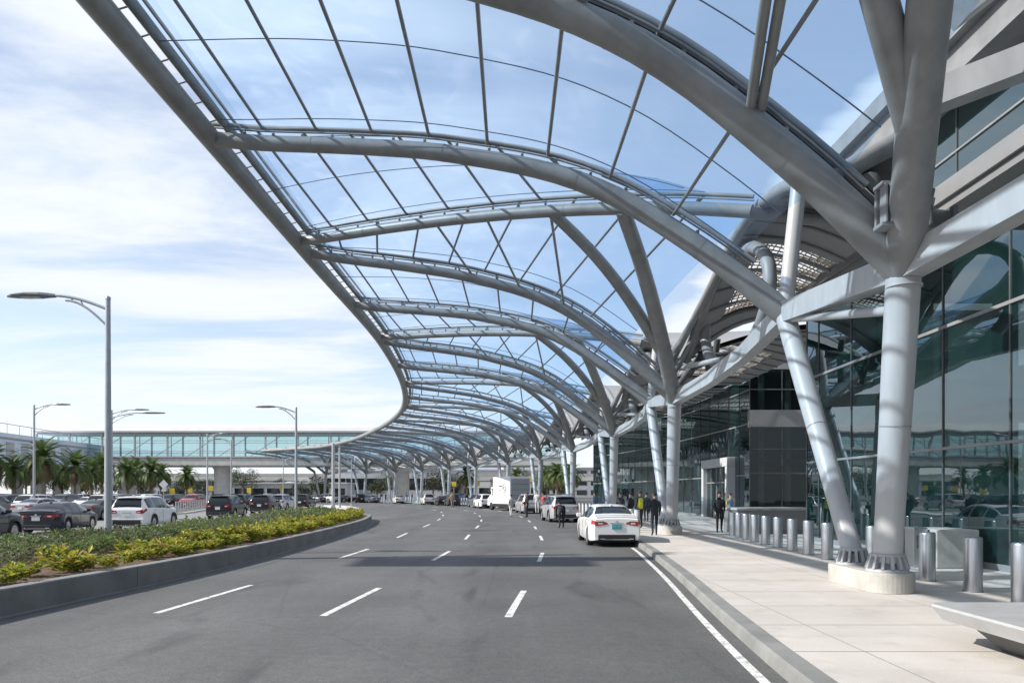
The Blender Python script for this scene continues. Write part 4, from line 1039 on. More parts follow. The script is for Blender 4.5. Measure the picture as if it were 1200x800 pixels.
mb = MB(); mb.box((-.72, -.1, .47), (.34, .6, .94), bev=.02); mb.build('steel_door', 'stainless', cb, world=False); mb = MB(); mb.box((-.72, -.41, .6), (.2, .02, .3)); mb.build('vent_grille', 'dark_steel', cb, world=False)
lb = empty('counter_wall', (11.35, 32.0, .146), 0, 'long low grey stone wall with flat cap behind the row of bollards', 'low wall')
mb = MB(); mb.box((0, 0, .5), (3.4, 2.0, 1.0)); mb.build('base', 'spandrel', lb, world=False); mb = MB(); mb.box((0, 0, 1.05), (3.55, 2.15, .1), bev=.02); mb.build('cap', 'conc', lb, world=False)
# ------------------------------------------------------------------ cars
SPEC = {
 'sedan': dict(L=4.8, W=1.86, r=.335, wb=2.78, fo=.93, zb=.20, top=[(-2.40, .96), (-2.36, 1.03), (-2.2, 1.075), (-1.85, 1.10), (-1.66, 1.125), (-1.3, 1.29), (-.95, 1.405), (-.5, 1.455), (0, 1.465), (.4, 1.44), (.72, 1.36), (1.1, 1.17), (1.42, 1.02), (1.8, .96), (2.15, .87), (2.34, .76), (2.40, .62)],
   belt=[(-2.4, .93), (-1.5, .985), (0, .955), (1.3, .925), (2.1, .82), (2.4, .6)], cab=(-1.66, 1.42), sw=(-1.55, .98), pil=[-.78, .06], rw=(-1.62, -1.0), ws=(.70, 1.36), roofr=.64),
 'suv': dict(L=4.75, W=1.92, r=.37, wb=2.75, fo=.95, zb=.24, top=[(-2.375, .98), (-2.34, 1.10), (-2.25, 1.32), (-2.08, 1.58), (-1.95, 1.66), (-1.6, 1.715), (-.8, 1.74), (0, 1.735), (.4, 1.70), (.72, 1.60), (1.1, 1.36), (1.36, 1.18), (1.75, 1.12), (2.1, 1.03), (2.3, .90), (2.375, .72)],
   belt=[(-2.375, .95), (-2.2, 1.10), (-1.4, 1.10), (0, 1.06), (1.3, 1.04), (2.1, .95), (2.375, .7)], cab=(-2.3, 1.36), sw=(-2.02, 1.0), pil=[-1.2, -.12], rw=(-2.31, -1.99), ws=(.70, 1.30), roofr=.68),
 'van': dict(L=5.0, W=1.95, r=.34, wb=3.0, fo=.95, zb=.22, top=[(-2.5, .95), (-2.47, 1.12), (-2.4, 1.4), (-2.28, 1.66), (-2.15, 1.75), (-1.6, 1.79), (0, 1.79), (.6, 1.74), (1.0, 1.58), (1.45, 1.30), (1.75, 1.14), (2.1, 1.03), (2.4, .86), (2.5, .68)],
   belt=[(-2.5, .93), (-2.3, 1.08), (0, 1.06), (1.6, 1.02), (2.2, .92), (2.5, .66)], cab=(-2.45, 1.75), sw=(-2.2, 1.3), pil=[-1.1, .12], rw=(-2.44, -2.22), ws=(.9, 1.66), roofr=.72),
}
def smoothtab(tab, x, w=.05): return (interp(tab, x - w) + interp(tab, x + w) + 2 * interp(tab, x)) / 4
def make_car(name, kind, paint, label, group, detail=2, plate='plate_white', lights=False):
    S = SPEC[kind]; L, W, r = S['L'], S['W'], S['r']; h = L / 2
    xf = h - S['fo']; xr = xf - S['wb']; rr = r * 1.13
    root = empty(name, (0, 0, 0), 0, label, 'car' if kind != 'van' else 'van', group)
    def zbot(x, arch=True):
        z = S['zb'] + .05 * max(0, (abs(x) - h + .5) / .5) ** 1.5
        if arch:
            for xw in (xf, xr):
                d = abs(x - xw)
                if d < rr: z = max(z, r + math.sqrt(rr * rr - d * d))
        return z
    def halfw(x):
        e = max(0, (abs(x) - (h - .75)) / .75)
        return W / 2 * (1 - .17 * e ** 2.4)
    def section(x, v):
        """v in 0..9 along half section"""
        tp = smoothtab(S['top'], x); bl = min(interp(S['belt'], x), tp - .035); zb = min(zbot(x), bl - .08); w = halfw(x)
        cabf = min(1, max(0, (tp - bl - .06) / .35)); k = (.86 * (1 - cabf) + S['roofr'] * cabf)
        rw = W / 2 * k * (w / (W / 2)) ** .5
        P = [(w * .955, zb), (w * .985, zb + .05 * min(1, (bl - zb) / .3)), (w, zb + .42 * (bl - zb)), (w * .992, zb + .78 * (bl - zb)), (w * .965, bl), (w * .965 * .45 + rw * .55 + .012 * cabf, bl * .45 + (tp - .05) * .55 if cabf > .05 else bl + .4 * (tp - bl)), (rw, tp - .05 * max(.25, cabf)), (rw * .90, tp - .012), (rw * .5, tp + .006), (0, tp + .012)]
        i = min(8, int(v)); f = v - i
        return Vector((x, P[i][0] + (P[i + 1][0] - P[i][0]) * f, P[i][1] + (P[i + 1][1] - P[i][1]) * f))
    nst = 90 if detail == 2 else 46
    xs = sorted(set([-h + L * k / nst for k in range(nst + 1)] + [-h + .02, -h + .06, h - .02, h - .06] + [xw + s * rr * c for xw in (xf, xr) for s in (-1, 1) for c in (1., .97, .85)]))
    vv = list(range(10)); mb = MB(); vs = []
    for x in xs:
        half = [section(x, v) for v in vv]
        vs += [Vector((p.x, -p.y, p.z)) for p in half] + [Vector((p.x, p.y, p.z)) for p in half[-2::-1]]
    n = 19
    fs = [(i * n + j, i * n + j + 1, (i + 1) * n + j + 1, (i + 1) * n + j) for i in range(len(xs) - 1) for j in range(n - 1)]
    mb.add(vs, fs, 0, True)
    for q in (0, len(xs) - 1):
        mb.add(vs[q * n:q * n + n], [tuple(range(n)) if q else tuple(range(n))[::-1]])
    body = mb.build('body', paint, root, world=False)
    bm = bmesh.new(); bm.from_mesh(body.data); bmesh.ops.remove_doubles(bm, verts=bm.verts, dist=1e-4); bmesh.ops.recalc_face_normals(bm, faces=bm.faces)
    for e in bm.edges:
        if len(e.link_faces) == 2 and e.calc_face_angle(0) > .75: e.smooth = False
    bm.to_mesh(body.data); bm.free()
    ub = MB(); ub.box((0, 0, S['zb'] + .18), (L * .96, W * .80, .34)); ub.box((0, 0, S['zb'] + .02), (L * .86, W * .74, .1)); ub.build('underbody', 'black_plastic', root, world=False)
    def patch(mbq, x0, x1, v0, v1, off=.006, side=1, nx=10, nv=5, m=0, full=False):
        def fn(a, b):
            x = x0 + (x1 - x0) * a
            if full:
                t = -1 + 2 * b; v = 9 - (9 - v0) * abs(t); p = section(x, v); p.y *= (1 if t > 0 else -1)
            else:
                v = v0 + (v1 - v0) * b; p = section(x, v); p.y *= side
            e = .01; px = section(x + e, 6.5 if full else v0 + .5) - section(x - e, 6.5 if full else v0 + .5)
            if full: nrm = Vector((-px.z, 0, px.x)).normalized()
            else: nrm = Vector((0, side, .25)).normalized()
            return p + nrm * off
        mbq.grid(fn, nx, nv, m)
    for side in (-1, 1):
        edges = [S['sw'][0]] + S['pil'] + [S['sw'][1]]
        for a, b in zip(edges, edges[1:]):
            q = MB(); patch(q, a + .035, b - .035, 4.12, 5.86, .007, side, 12, 5); q.build('side_window', 'car_glass', root, world=False, fix=True)
    q = MB(); patch(q, S['ws'][0], S['ws'][1], 7.0, 9, .006, full=True, nx=10, nv=10); q.build('windshield', 'car_glass', root, world=False, fix=True)
    q = MB(); patch(q, S['rw'][0], S['rw'][1], 6.75 if kind == 'sedan' else 6.4, 9, .006, full=True, nx=10, nv=10); q.build('rear_window', 'car_glass', root, world=False, fix=True)
    # trim line under windows, handles, mirrors
    if detail == 2:
        for side in (-1, 1):
            for xh in ((S['pil'][0] + .15), (S['pil'][1] + .15)):
                q = MB(); p = section(xh, 3.55); q.box((p.x, side * (p.y + .008), p.z), (.19, .03, .03), bev=.008); q.build('door_handle', paint, root, world=False)
            for xd in (S['pil'][1] - .02, S['pil'][0] - .22 if kind == 'sedan' else S['pil'][0] - .02, S['sw'][1] + .12):
                q = MB(); q.tube([section(xd, v) * 1 + Vector((0, .0015, 0)) for v in (1.2, 2, 3, 3.9)], .005, 4)
                if side < 0: q.v = [(a, -b, c) for a, b, c in q.v]
                q.build('door_seam', 'black_plastic', root, world=False)
    for side in (-1, 1):
        p = section(S['sw'][1] - .08, 4.3); q = MB(); q.box((p.x, side * (p.y + .11), p.z + .06), (.11, .2, .14), bev=.03); q.box((p.x, side * (p.y + .02), p.z), (.06, .1, .05)); q.build('side_mirror', paint, root, world=False)
    # rear: lamps, plate, bumper; front: lamps, grille
    zl = interp(S['belt'], -h) - (.10 if kind == 'sedan' else .02)
    for side in (-1, 1):
        q = MB(); yw = halfw(-h)
        if kind == 'sedan':
            q.add([(-h - .012, side * yw * .42, zl - .035), (-h - .012, side * yw * .97, zl - .10), (-h - .012, side * yw * 1.0, zl + .06), (-h - .012, side * yw * .62, zl + .075), (-h - .012, side * yw * .42, zl + .02)], [(0, 1, 2, 3, 4)] if side < 0 else [(4, 3, 2, 1, 0)])
        else:
            q.add([(-h - .012, side * yw * .55, zl - .05), (-h - .012, side * yw * .98, zl - .09), (-h - .012, side * yw * 1.0, zl + .13), (-h - .012, side * yw * .62, zl + .06)], [(0, 1, 2, 3)] if side < 0 else [(3, 2, 1, 0)])
        vq = 3.05 if kind == 'sedan' else 3.3
        patch(q, -h + .0, -h + .26, vq, 4.0, .012, side, 4, 3)
        tl = q.build('tail_light', 'taillight', root, world=False)
        if detail == 2:
            q = MB(); q.box((-h - .016, side * yw * .74, zl - .005), (.01, yw * .2, .045)); q.build('reverse_lens', 'amber' if lights else 'lamp_clear', tl, world=False)
        q = MB(); patch(q, h - .42, h - .04, 3.0, 3.9, .012, side, 5, 3); q.build('headlight', 'lamp_clear', root, world=False)
    q = MB(); zp = (zl - .12) if kind == 'sedan' else zl - .16
    q.box((-h - .018, 0, zp), (.02, .34, .17), bev=.004); pl = q.build('plate', plate, root, world=False)
    q = MB(); q.box((-h + .02, 0, .34 if kind == 'sedan' else .40), (.13, W * .70, .20 if kind == 'sedan' else .24), bev=.03); bp = q.build('rear_bumper', 'black_plastic', root, world=False)
    if detail == 2:
        q = MB(); q.box((-h - .012, 0, zp + .13), (.02, .46, .03), bev=.006); q.build('trunk_trim', 'chrome', root, world=False)
        q = MB()
        for s in (-1, 1): q.lathe([(.05, -.06), (.055, 0.)], 12, (0, 0, 0)) if False else q.box((-h - .05, s * W * .27, .29), (.05, .16, .05), bev=.015)
        q.box((-h - .03, 0, .27), (.08, W * .5, .02)); q.build('exhaust_trim', 'chrome', bp, world=False)
        if kind == 'sedan':
            q = MB(); q.beam([section(-h + .07, v) + UP * .012 for v in (6.2, 7, 8, 9)] + [Vector((p.x, -p.y, p.z)) + UP * .012 for p in (section(-h + .07, v) for v in (8, 7, 6.2))], .06, .03); q.build('spoiler', paint, root, world=False)
            q = MB(); q.lathe([(.05, -.004), (.05, .004)], 16, (0, 0, 0)); q.v = [(-h - .01 + c * .5, b, zl + .06 + a * .7) for a, b, c in q.v]; q.build('emblem', 'chrome', root, world=False)
        else:
            q = MB(); q.beam([(-h + .30, -W * .32, S['top'][3][1] + .10), (-h + .27, 0, S['top'][3][1] + .125), (-h + .30, W * .32, S['top'][3][1] + .10)], .2, .035); q.build('roof_spoiler', paint, root, world=False)
            for s in (-1, 1):
                q = MB(); q.tube([(-1.6, s * W * .31, 1.76), (-1.5, s * W * .31, 1.79), (.3, s * W * .315, 1.78), (.4, s * W * .315, 1.74)], .018, 6); q.build('roof_rail', 'black_plastic', root, world=False)
            q = MB(); q.beam([(-h - .006, -W * .2, zp - .13), (-h - .006, W * .2, zp - .13)], .01, .01); q.box((-h + .0, 0, .56), (.06, W * .84, .06), bev=.02); q.build('bumper_step', paint, root, world=False)
            for xw in (xf, xr):
                for s in (-1, 1):
                    q = MB(); q.tube([Vector((xw + (rr + .015) * math.cos(a), s * (halfw(xw) + .004), r + (rr + .015) * math.sin(a))) for a in frange(-.15, math.pi + .15, 16)], .03, 6); q.build('wheel_arch_trim', 'black_plastic', root, world=False)
        q = MB(); q.box((-.9 if kind == 'sedan' else -1.5, 0, (1.44 if kind == 'sedan' else 1.76)), (.22, .05, .06), bev=.02); q.build('roof_antenna', paint, root, world=False)
    q = MB(); q.box((h - .01, 0, .55), (.06, W * .5, .16), bev=.02); q.box((h - .02, 0, .36), (.08, W * .66, .12), bev=.02); q.build('grille', 'black_plastic', root, world=False)
    q = MB(); q.box((h + .015, 0, .5), (.015, .34, .11)); q.build('plate', 'plate_white', root, world=False)
    first = None
    for xw in (xf, xr):
        for s in (-1, 1):
            if first is None:
                wh = empty('wheel'); wh.parent = root
                q = MB(); q.lathe([(r * .66, -.11), (r * .9, -.115), (r * .99, -.09), (r, 0), (r * .99, .09), (r * .9, .115), (r * .66, .11)], 28, axis='Y'); q.build('tyre', 'tyre', wh, world=False)
                q = MB(); q.lathe([(r * .66, .112), (r * .62, .118), (r * .6, .07)], 24, axis='Y'); q.lathe([(r * .16, .10), (r * .14, .115), (.01, .118)], 12, axis='Y')
                for k in range(5):
                    for da in (-.13, .13):
                        a = 2 * math.pi * k / 5; q.beam([(r * .12 * math.cos(a), .10, r * .12 * math.sin(a)), (r * .62 * math.cos(a + da), .095, r * .62 * math.sin(a + da))], .03, .04)
                q.build('rim', 'rim', wh, world=False)
                q = MB(); q.lathe([(r * .6, .03), (r * .3, .035)], 20, axis='Y'); q.build('brake_disc', 'black_plastic', wh, world=False)
                first = wh
            else: wh = copy_tree(first, root)
            wh.location = (xw, s * (W / 2 - .125), r); wh.rotation_euler.z = 0 if s > 0 else math.pi; wh.rotation_euler.y = rnd.uniform(0, 1.2)
    return root
def put(o, px=None, Y=None, x=None, yaw=0.): # yaw: 0 = heading +Y, positive turns left
    if x is None: x = px2x(px, Y)
    o.location = (x, Y, 0); o.rotation_euler.z = math.pi / 2 + yaw
    return o
ped = 'cars waiting along the pick-up kerb'; lr = 'cars on the left road'
c = make_car('parked_sedan', 'sedan', 'car_white', 'white sedan with teal plate stopped at the kerb, nearest car on the road', ped, plate='plate'); put(c, x=3.62, Y=27.7, yaw=.015)
# scribbled characters on the teal plate
q = MB()
for k in range(7):
    if k == 3: continue
    yk = -.13 + k * .043; q.box((-2.43, yk, .71), (.004, .02, .006)); q.box((-2.43, yk - .008, .73), (.004, .006, .05)); q.box((-2.43, yk + .008, .722 + .012 * (k % 2)), (.004, .006, .03))
q.build('plate_marks', 'pale_cloth', [ch for ch in c.children if ch.name.startswith('plate')][0], world=False)
sv = make_car('silver_suv', 'suv', 'car_silver', 'silver suv with red tail lights at the kerb in front of the white sedan', ped); put(sv, x=3.15, Y=48.4, yaw=.12)
ws = make_car('white_suv', 'suv', 'car_white', 'white suv on the left road behind the big foreground lamp post', lr); put(ws, x=-19.6, Y=38.8, yaw=.1)
ds = make_car('dark_sedan', 'sedan', 'car_navy', 'dark navy sedan on the left road, seen from its right rear', lr); put(ds, x=-22.0, Y=35.3, yaw=.16)
dk = make_car('charcoal_suv', 'suv', 'car_charcoal', 'dark suv cut by the left edge, only its end and a wheel showing', lr, detail=2); put(dk, x=-20.6, Y=27.4, yaw=.12)
bs = make_car('black_suv', 'suv', 'car_black', 'black suv on the left road right of the picket fence, nearest of three black ones', lr); put(bs, x=-21.4, Y=54.5, yaw=.1)
o = copy_tree(bs); put(o, x=-22.6, Y=66.5, yaw=.1); tag(o, 'black suv just ahead of the nearest black suv, left of the median tip lamp post')
o = copy_tree(bs); put(o, x=-25.2, Y=88, yaw=.05); tag(o, 'black suv just right of the lamp post at the median tip'); o.name = 'black_suv'
o = copy_tree(bs); put(o, x=-29.6, Y=80, yaw=0.); tag(o, 'black suv half hidden between two black suvs on the left road')
o = copy_tree(sv); put(o, x=-25., Y=79, yaw=.0); tag(o, 'silver suv on the left road partly hidden by the lamp post at the median tip', group=lr)
gs = make_car('grey_sedan', 'sedan', 'car_grey', 'grey sedan with lit tail lamps just left of the big foreground lamp post', lr, lights=True); put(gs, x=-28.9, Y=51.5, yaw=-.12)
def onkerb(px, off):   # point on the curved kerb lane at picture column px
    best = None
    for t in frange(1.2, 11, 600):
        p = T(t) + Nrm(t) * (2.1 + off); u = CX + p.x / p.y * F
        if best is None or abs(u - px) < best[0]: best = (abs(u - px), t, p)
    t, p = best[1], best[2]; d = T(t + .1) - T(t - .1); return p, math.atan2(-d.x, d.y)
wv = make_car('silver_van', 'van', 'car_silver', 'silver van standing right behind the white box truck', ped, detail=1); p, a = onkerb(606, 1.5); put(wv, x=p.x, Y=p.y - 8, yaw=a * .8); wv.location.x += 1.
pc_ = make_car('pearl_suv', 'suv', 'car_pearl', 'pale pearl suv on the far bend of the kerb, second from the canopy tip side', ped, detail=1); p, a = onkerb(501, 1.6); put(pc_, x=p.x, Y=p.y, yaw=a * .5)
pa = make_car('pale_sedan', 'sedan', 'car_pearl', 'pale sedan on the far bend of the kerb left of the pearl suv', ped, detail=1); p, a = onkerb(467, 1.6); put(pa, x=p.x, Y=p.y, yaw=a * .5)
b2 = make_car('black_sedan', 'sedan', 'car_black', 'black sedan on the far bend right of the pearl suv', ped, detail=1); p, a = onkerb(518, 1.6); put(b2, x=p.x, Y=p.y, yaw=a * .5)
o = make_car('charcoal_suv', 'suv', 'car_charcoal', 'charcoal suv on the far bend left of the white box truck', ped, detail=1); p, a = onkerb(530, 1.6); put(o, x=p.x, Y=p.y, yaw=a * .5)
o = make_car('dark_suv', 'suv', 'car_black', 'black suv turning on the far bend at the left end of the kerb row', ped, detail=1); p, a = onkerb(419, 1.8); put(o, x=p.x, Y=p.y, yaw=a * .6)
o = make_car('grey_sedan', 'sedan', 'car_grey', 'grey sedan just right of the black suv on the far bend', ped, detail=1); p, a = onkerb(432, 1.2); put(o, x=p.x, Y=p.y, yaw=a * 1.)
o = make_car('white_suv', 'suv', 'car_white', 'white suv tucked in just ahead of the white box truck', ped, detail=1); p, a = onkerb(567, 2.3); put(o, x=p.x, Y=p.y, yaw=a * .8)
o = make_car('grey_suv', 'suv', 'car_grey', 'grey suv at the kerb ahead of the white suv by the box truck', ped, detail=1); p, a = onkerb(560, 1.6); put(o, x=p.x, Y=p.y, yaw=a * .8)
# white box truck
p, a = onkerb(598, 2.0)
tk = empty('box_truck', (p.x + .1, 78, 0), math.pi / 2 + .42, 'white box truck with tall square body and a round emblem on its side', 'truck')
q = MB(); q.box((0, 0, 2.15), (4.6, 2.4, 2.9), bev=.06); bx = q.build('cargo_box', 'car_white', tk, world=False)
q = MB(); q.box((-.1, 0, .55), (5.4, 2.2, .35), bev=.04); q.build('chassis', 'black_plastic', tk, world=False)
q = MB(); q.add([(2.35, s * 1.05, z) for s in (-1, 1) for z in (.5, 2.6)] + [(3.2, s * 1.0, 2.5) for s in (-1, 1)] + [(3.75, s * 1.0, 1.5) for s in (-1, 1)] + [(4.3, s * .98, 1.3) for s in (-1, 1)] + [(4.4, s * .98, .5) for s in (-1, 1)], [(0, 1, 4, 6, 8, 10), (2, 11, 9, 7, 5, 3), (1, 3, 5, 4), (4, 5, 7, 6), (6, 7, 9, 8), (8, 9, 11, 10), (0, 10, 11, 2), (0, 2, 3, 1)]); q.build('cab', 'car_white', tk, world=False, fix=True)
q = MB()
for s in (-1, 1): q.add([(2.6, s * 1.045, 1.6), (2.6, s * 1.055, 2.35), (3.12, s * 1.015, 2.35), (3.5, s * 1.005, 1.6)], [(0, 1, 2, 3)])
q.build('cab_window', 'car_glass', tk, world=False)
q = MB(); q.box((-2.315, 0, 2.1), (.03, 2.1, 2.5)); q.build('rear_door', 'car_silver', bx, world=False)
q = MB()
for zz in (1.0, 1.6, 2.2, 2.8): q.box((-2.335, 0, zz), (.02, 2.1, .03))
q.box((-2.34, .5, 1.2), (.04, .06, .3)); q.build('door_seam', 'dark_steel', bx, world=False)
q = MB(); q.tube([(-.9 + .45 * math.cos(t), 1.215, 2.35 + .45 * math.sin(t)) for t in frange(0, 6.28, 24)], .035, 5); q.tube([(-.9 + .2 * math.cos(t), 1.215, 2.35 + .2 * math.sin(t)) for t in frange(0, 6.28, 16)], .03, 5); q.box((.2, 1.21, 2.6), (.9, .015, .12)); q.box((.2, 1.21, 2.2), (.7, .015, .07)); q.build('side_emblem', 'car_grey', bx, world=False)
for s in (-1, 1):
    q = MB(); q.box((-2.34, s * 1.05, .95), (.05, .14, .3)); q.build('tail_light', 'taillight', tk, world=False)
    q = MB(); q.lathe([(.02, -.14), (.28, -.15), (.42, -.13), (.43, 0), (.42, .13), (.28, .15), (.02, .12)], 20, (3.1, s * .95, .43), axis='Y'); q.build('wheel', 'tyre', tk, world=False)
    q = MB(); q.lathe([(.02, -.14), (.28, -.15), (.42, -.13), (.43, 0), (.42, .13), (.28, .15), (.02, .12)], 20, (-1.3, s * .95, .43), axis='Y'); q.build('wheel', 'tyre', tk, world=False)
    q = MB(); q.box((2.9, s * 1.25, 1.9), (.1, .2, .4), bev=.03); q.build('side_mirror', 'black_plastic', tk, world=False)

# parked cars in the far car park: one joined mesh per colour and shape
def joined(root):
    vs, fs, ms, sms, mats = [], [], [], [], []
    bpy.context.view_layer.update()
    objs = [root]
    def walk(o):
        for ch in o.children: objs.append(ch); walk(ch)
    walk(root)
    for o in objs:
        if o.type != 'MESH': continue
        mw = o.matrix_world; off = len(vs); me = o.data; idx = []
        for mm in me.materials:
            if mm not in mats: mats.append(mm)
            idx.append(mats.index(mm))
        vs += [tuple(mw @ v.co) for v in me.vertices]
        for p_ in me.polygons: fs.append(tuple(off + i for i in p_.vertices)); ms.append(idx[p_.material_index]); sms.append(p_.use_smooth)
    mb = MB(); mb.v, mb.f, mb.m, mb.sm = vs, fs, ms, sms
    res = mb.build('parked_car', mats)
    for o in objs[::-1]: bpy.data.objects.remove(o, do_unlink=True)
    return res
lots = {}
for kind in ('sedan', 'suv'):
    for colr in ('white', 'black', 'silver', 'grey', 'pearl', 'red', 'blue'):
        lots[(kind, colr)] = joined(make_car('parked_car', kind, 'car_' + colr, 'x', None, detail=1))
        lots[(kind, colr)]['used'] = 0
def lotcar(kind, colr, x, y, yaw, lab, grp):
    src = lots[(kind, colr)]
    if src['used'] == 0: o = src; src['used'] = 1
    else: o = src.copy(); COL.objects.link(o)
    o.location = (x, y, 0); o.rotation_euler.z = yaw; tag(o, lab, 'car', grp); return o
cq = random.Random(21); cols = ['white', 'white', 'black', 'silver', 'silver', 'grey', 'pearl', 'grey', 'silver', 'black', 'grey', 'blue', 'red', 'white']
cn = dict(white='white', black='black', silver='silver', grey='dark grey', pearl='cream', red='red', blue='dark blue')
rows = [(58, -10, 190, 'first', 4.), (67, -30, 205, 'second', 3.1), (80, -25, 230, 'third', 3.1), (92, -30, 236, 'fourth', 3.1), (112, -20, 242, 'last', 3.2)]
for Y, p0, p1, rn, st in rows:
    x = px2x(p0, Y)
    while x < px2x(p1, Y):
        if cq.random() < (.62 if Y < 60 else .82) and not (Y < 60 and -33 < x < -26) and not (Y < 72 and x > -35):
            k, cc = cq.choice(['sedan', 'suv']), cq.choice(cols)
            lotcar(k, cc, x, Y + cq.uniform(-.4, .4), math.pi / 2 * cq.choice([1, -1]) + cq.uniform(-.05, .05), '%s %s parked in the %s row of the car park below the palms' % (cn[cc], k, rn), 'parked %s %ss of the %s car park row' % (cn[cc], k, rn))
        x += st
for k, (px, Y, kind, cc, yw, lab) in enumerate([(258, 118, 'suv', 'black', 1.6, 'black suv far off under the bridge'), (285, 125, 'sedan', 'white', 1.6, 'white sedan far off left of the lamp post at the median tip'), (315, 128, 'suv', 'silver', 1.7, 'silver suv far off under the bridge behind the black suvs'), (368, 138, 'sedan', 'grey', 2.6, 'dark grey sedan far off at the foot of the last branching column'), (383, 140, 'suv', 'white', 2.6, 'white suv far off behind the paired posts'), (402, 140, 'sedan', 'black', 2.5, 'black sedan far off right of the paired posts'), (540, 140, 'suv', 'black', 1.2, 'black suv parked beyond the far kerb bollards left of the box truck'), (628, 150, 'sedan', 'blue', 0.3, 'dark blue sedan parked beyond the far kerb near the palms'), (655, 140, 'suv', 'grey', .2, 'dark grey suv parked beyond the far kerb by the terminal end')]):
    lotcar(kind, cc, px2x(px, Y), Y, yw, lab, None)
for key, o in lots.items():
    if o['used'] == 0: bpy.data.objects.remove(o, do_unlink=True)
    else: del o['used']

# ------------------------------------------------------------------ people
def skin_obj(name, verts, edges, radii, parent, mats, root=0, levels=1, facemat=None):
    me = bpy.data.meshes.new(name); me.from_pydata([tuple(v) for v in verts], edges, []); o = bpy.data.objects.new(name, me); COL.objects.link(o)
    md = o.modifiers.new('s', 'SKIN'); md.use_smooth_shade = True; md.branch_smoothing = .6
    sv_ = me.skin_vertices[0].data
    for k, r in enumerate(radii): sv_[k].radius = r if isinstance(r, tuple) else (r, r); sv_[k].use_root = False
    for rt in (root if isinstance(root, (list, tuple)) else [root]): sv_[rt].use_root = True
    o.modifiers.new('ss', 'SUBSURF').levels = levels; o.modifiers[-1].render_levels = levels
    dg = bpy.context.evaluated_depsgraph_get(); dg.update()
    m2 = bpy.data.meshes.new_from_object(o.evaluated_get(dg)); m2.materials.clear()
    for q in mats: m2.materials.append(M[q])
    for p_ in m2.polygons:
        p_.use_smooth = True
        if facemat: p_.material_index = facemat(p_.center)
    o.modifiers.clear(); o.data = m2; m2.name = name; bpy.data.meshes.remove(me)
    if parent: o.parent = parent
    return o
def person(label, px, Y, z, yaw, top='black_cloth', legs='dark_cloth', skin='skin', hair='hair', stride=.0, lean=0., arm=(0., 0.), scale=1., hands=True, group='people on the pavement', vest=None, x=None):
    o = empty('person', (px2x(px, Y) if x is None else x, Y, z), yaw, label, 'person', group)
    def L_(p):                        # bend the upper body forward (+Y local is forward)
        p = Vector(p)
        if p.z > .95:
            d = p.z - .95; q = p.y - .0
            return Vector((p.x, q * math.cos(lean) + d * math.sin(lean), .95 + d * math.cos(lean) - q * math.sin(lean)))
        return p
    V, E_, Rr = [], [], []
    def add(p, r, par=None):
        V.append(L_(p)); Rr.append(r)
        if par is not None: E_.append((par, len(V) - 1))
        return len(V) - 1
    pel = add((0, 0, .97), (.155, .115)); sp_ = add((0, .0, 1.13), (.145, .105), pel); ch = add((0, -.005, 1.33), (.165, .115), sp_); nb = add((0, -.01, 1.45), (.085, .075), ch); nk = add((0, .005, 1.52), .052, nb)
    h1 = add((0, .02, 1.585), (.068, .082), nk); h2 = add((0, .012, 1.66), (.076, .095), h1); h3 = add((0, .005, 1.725), (.06, .075), h2)
    ns = add((0, .118, 1.63), .016, h1)
    foot = []
    for s in (-1, 1):
        st = stride * s
        hip = add((s * .095, 0, .88), (.095, .1), pel); kn = add((s * .10, .02 + st * .45 + (.03 if st < 0 else .02), .49), .062, hip); an = add((s * .10, st * .9 - .02, .09 + (.06 if st < -.05 else 0)), .042, kn); tk_ = add((s * .115, st * .9 + .06, .045 + (.01 if st < -.05 else 0)), (.042, .035), an); add((s * .12, st * .9 + .15, .035), (.036, .028), tk_)
        a = arm[0 if s < 0 else 1]; sh = add((s * .185, -.01, 1.40), .062, ch)
        el = add((s * (.218), -.03 + .25 * a, 1.13 + .03 * abs(a)), .046, sh); wr = add((s * .208, .04 + .62 * a, .90 + .22 * abs(a)), .031, el); hn = add((s * .202, .055 + .70 * a, .83 + .26 * abs(a)), (.036, .022), wr)
        if hands:
            for f in range(4):
                b = add((s * .197 + .0, .03 + f * .017 + .72 * a, .775 + .27 * abs(a) + .006 * abs(f - 1.5)), .010, hn); add((s * .19, .035 + f * .017 + .735 * a, .735 + .275 * abs(a) + .008 * abs(f - 1.5)), .0085, b)
            b = add((s * .187, .095 + .70 * a, .82 + .26 * abs(a)), .011, hn); add((s * .182, .105 + .715 * a, .785 + .26 * abs(a)), .009, b)
    def fm(c):
        q = Vector(c)
        if lean and q.z > .7:
            d = q.z - .95; q = Vector((q.x, q.y * math.cos(lean) - d * math.sin(lean), .95 + q.y * math.sin(lean) + d * math.cos(lean)))
        if q.z < .085: return 3
        if q.z < .93 and (abs(q.x) < .165 or q.z < .62): return 2
        if q.z > 1.495 and abs(q.x) < .12: return 0
        if abs(q.x) > .15 and q.y > .0 and q.z < .87 + .25 * max(abs(arm[0]), abs(arm[1])): return 0
        return 1
    skin_obj('body', V, E_, Rr, o, [skin, top, legs, 'shoe'], 0, 1, fm)
    # hair cap, ears, eyes
    hv = MB(); c0 = L_((0, -.006, 1.672)); up_ = (L_((0, 0, 1.7)) - L_((0, 0, 1.6))).normalized(); fw = Vector((0, up_.z, -up_.y))
    def hp(a, b):
        th = a * math.pi * .62; ph = b * 2 * math.pi; front = max(0, math.sin(ph)); th *= (1 - .36 * front); x_, y_, z_ = math.sin(th) * math.cos(ph), math.sin(th) * math.sin(ph), math.cos(th)
        return c0 + Vector((x_ * .088, 0, 0)) + fw * (y_ * .106 - .006) + up_ * (z_ * .098)
    hv.grid(hp, 8, 16); hv.build('hair', hair, o, world=False, fix=True)
    fc = MB()
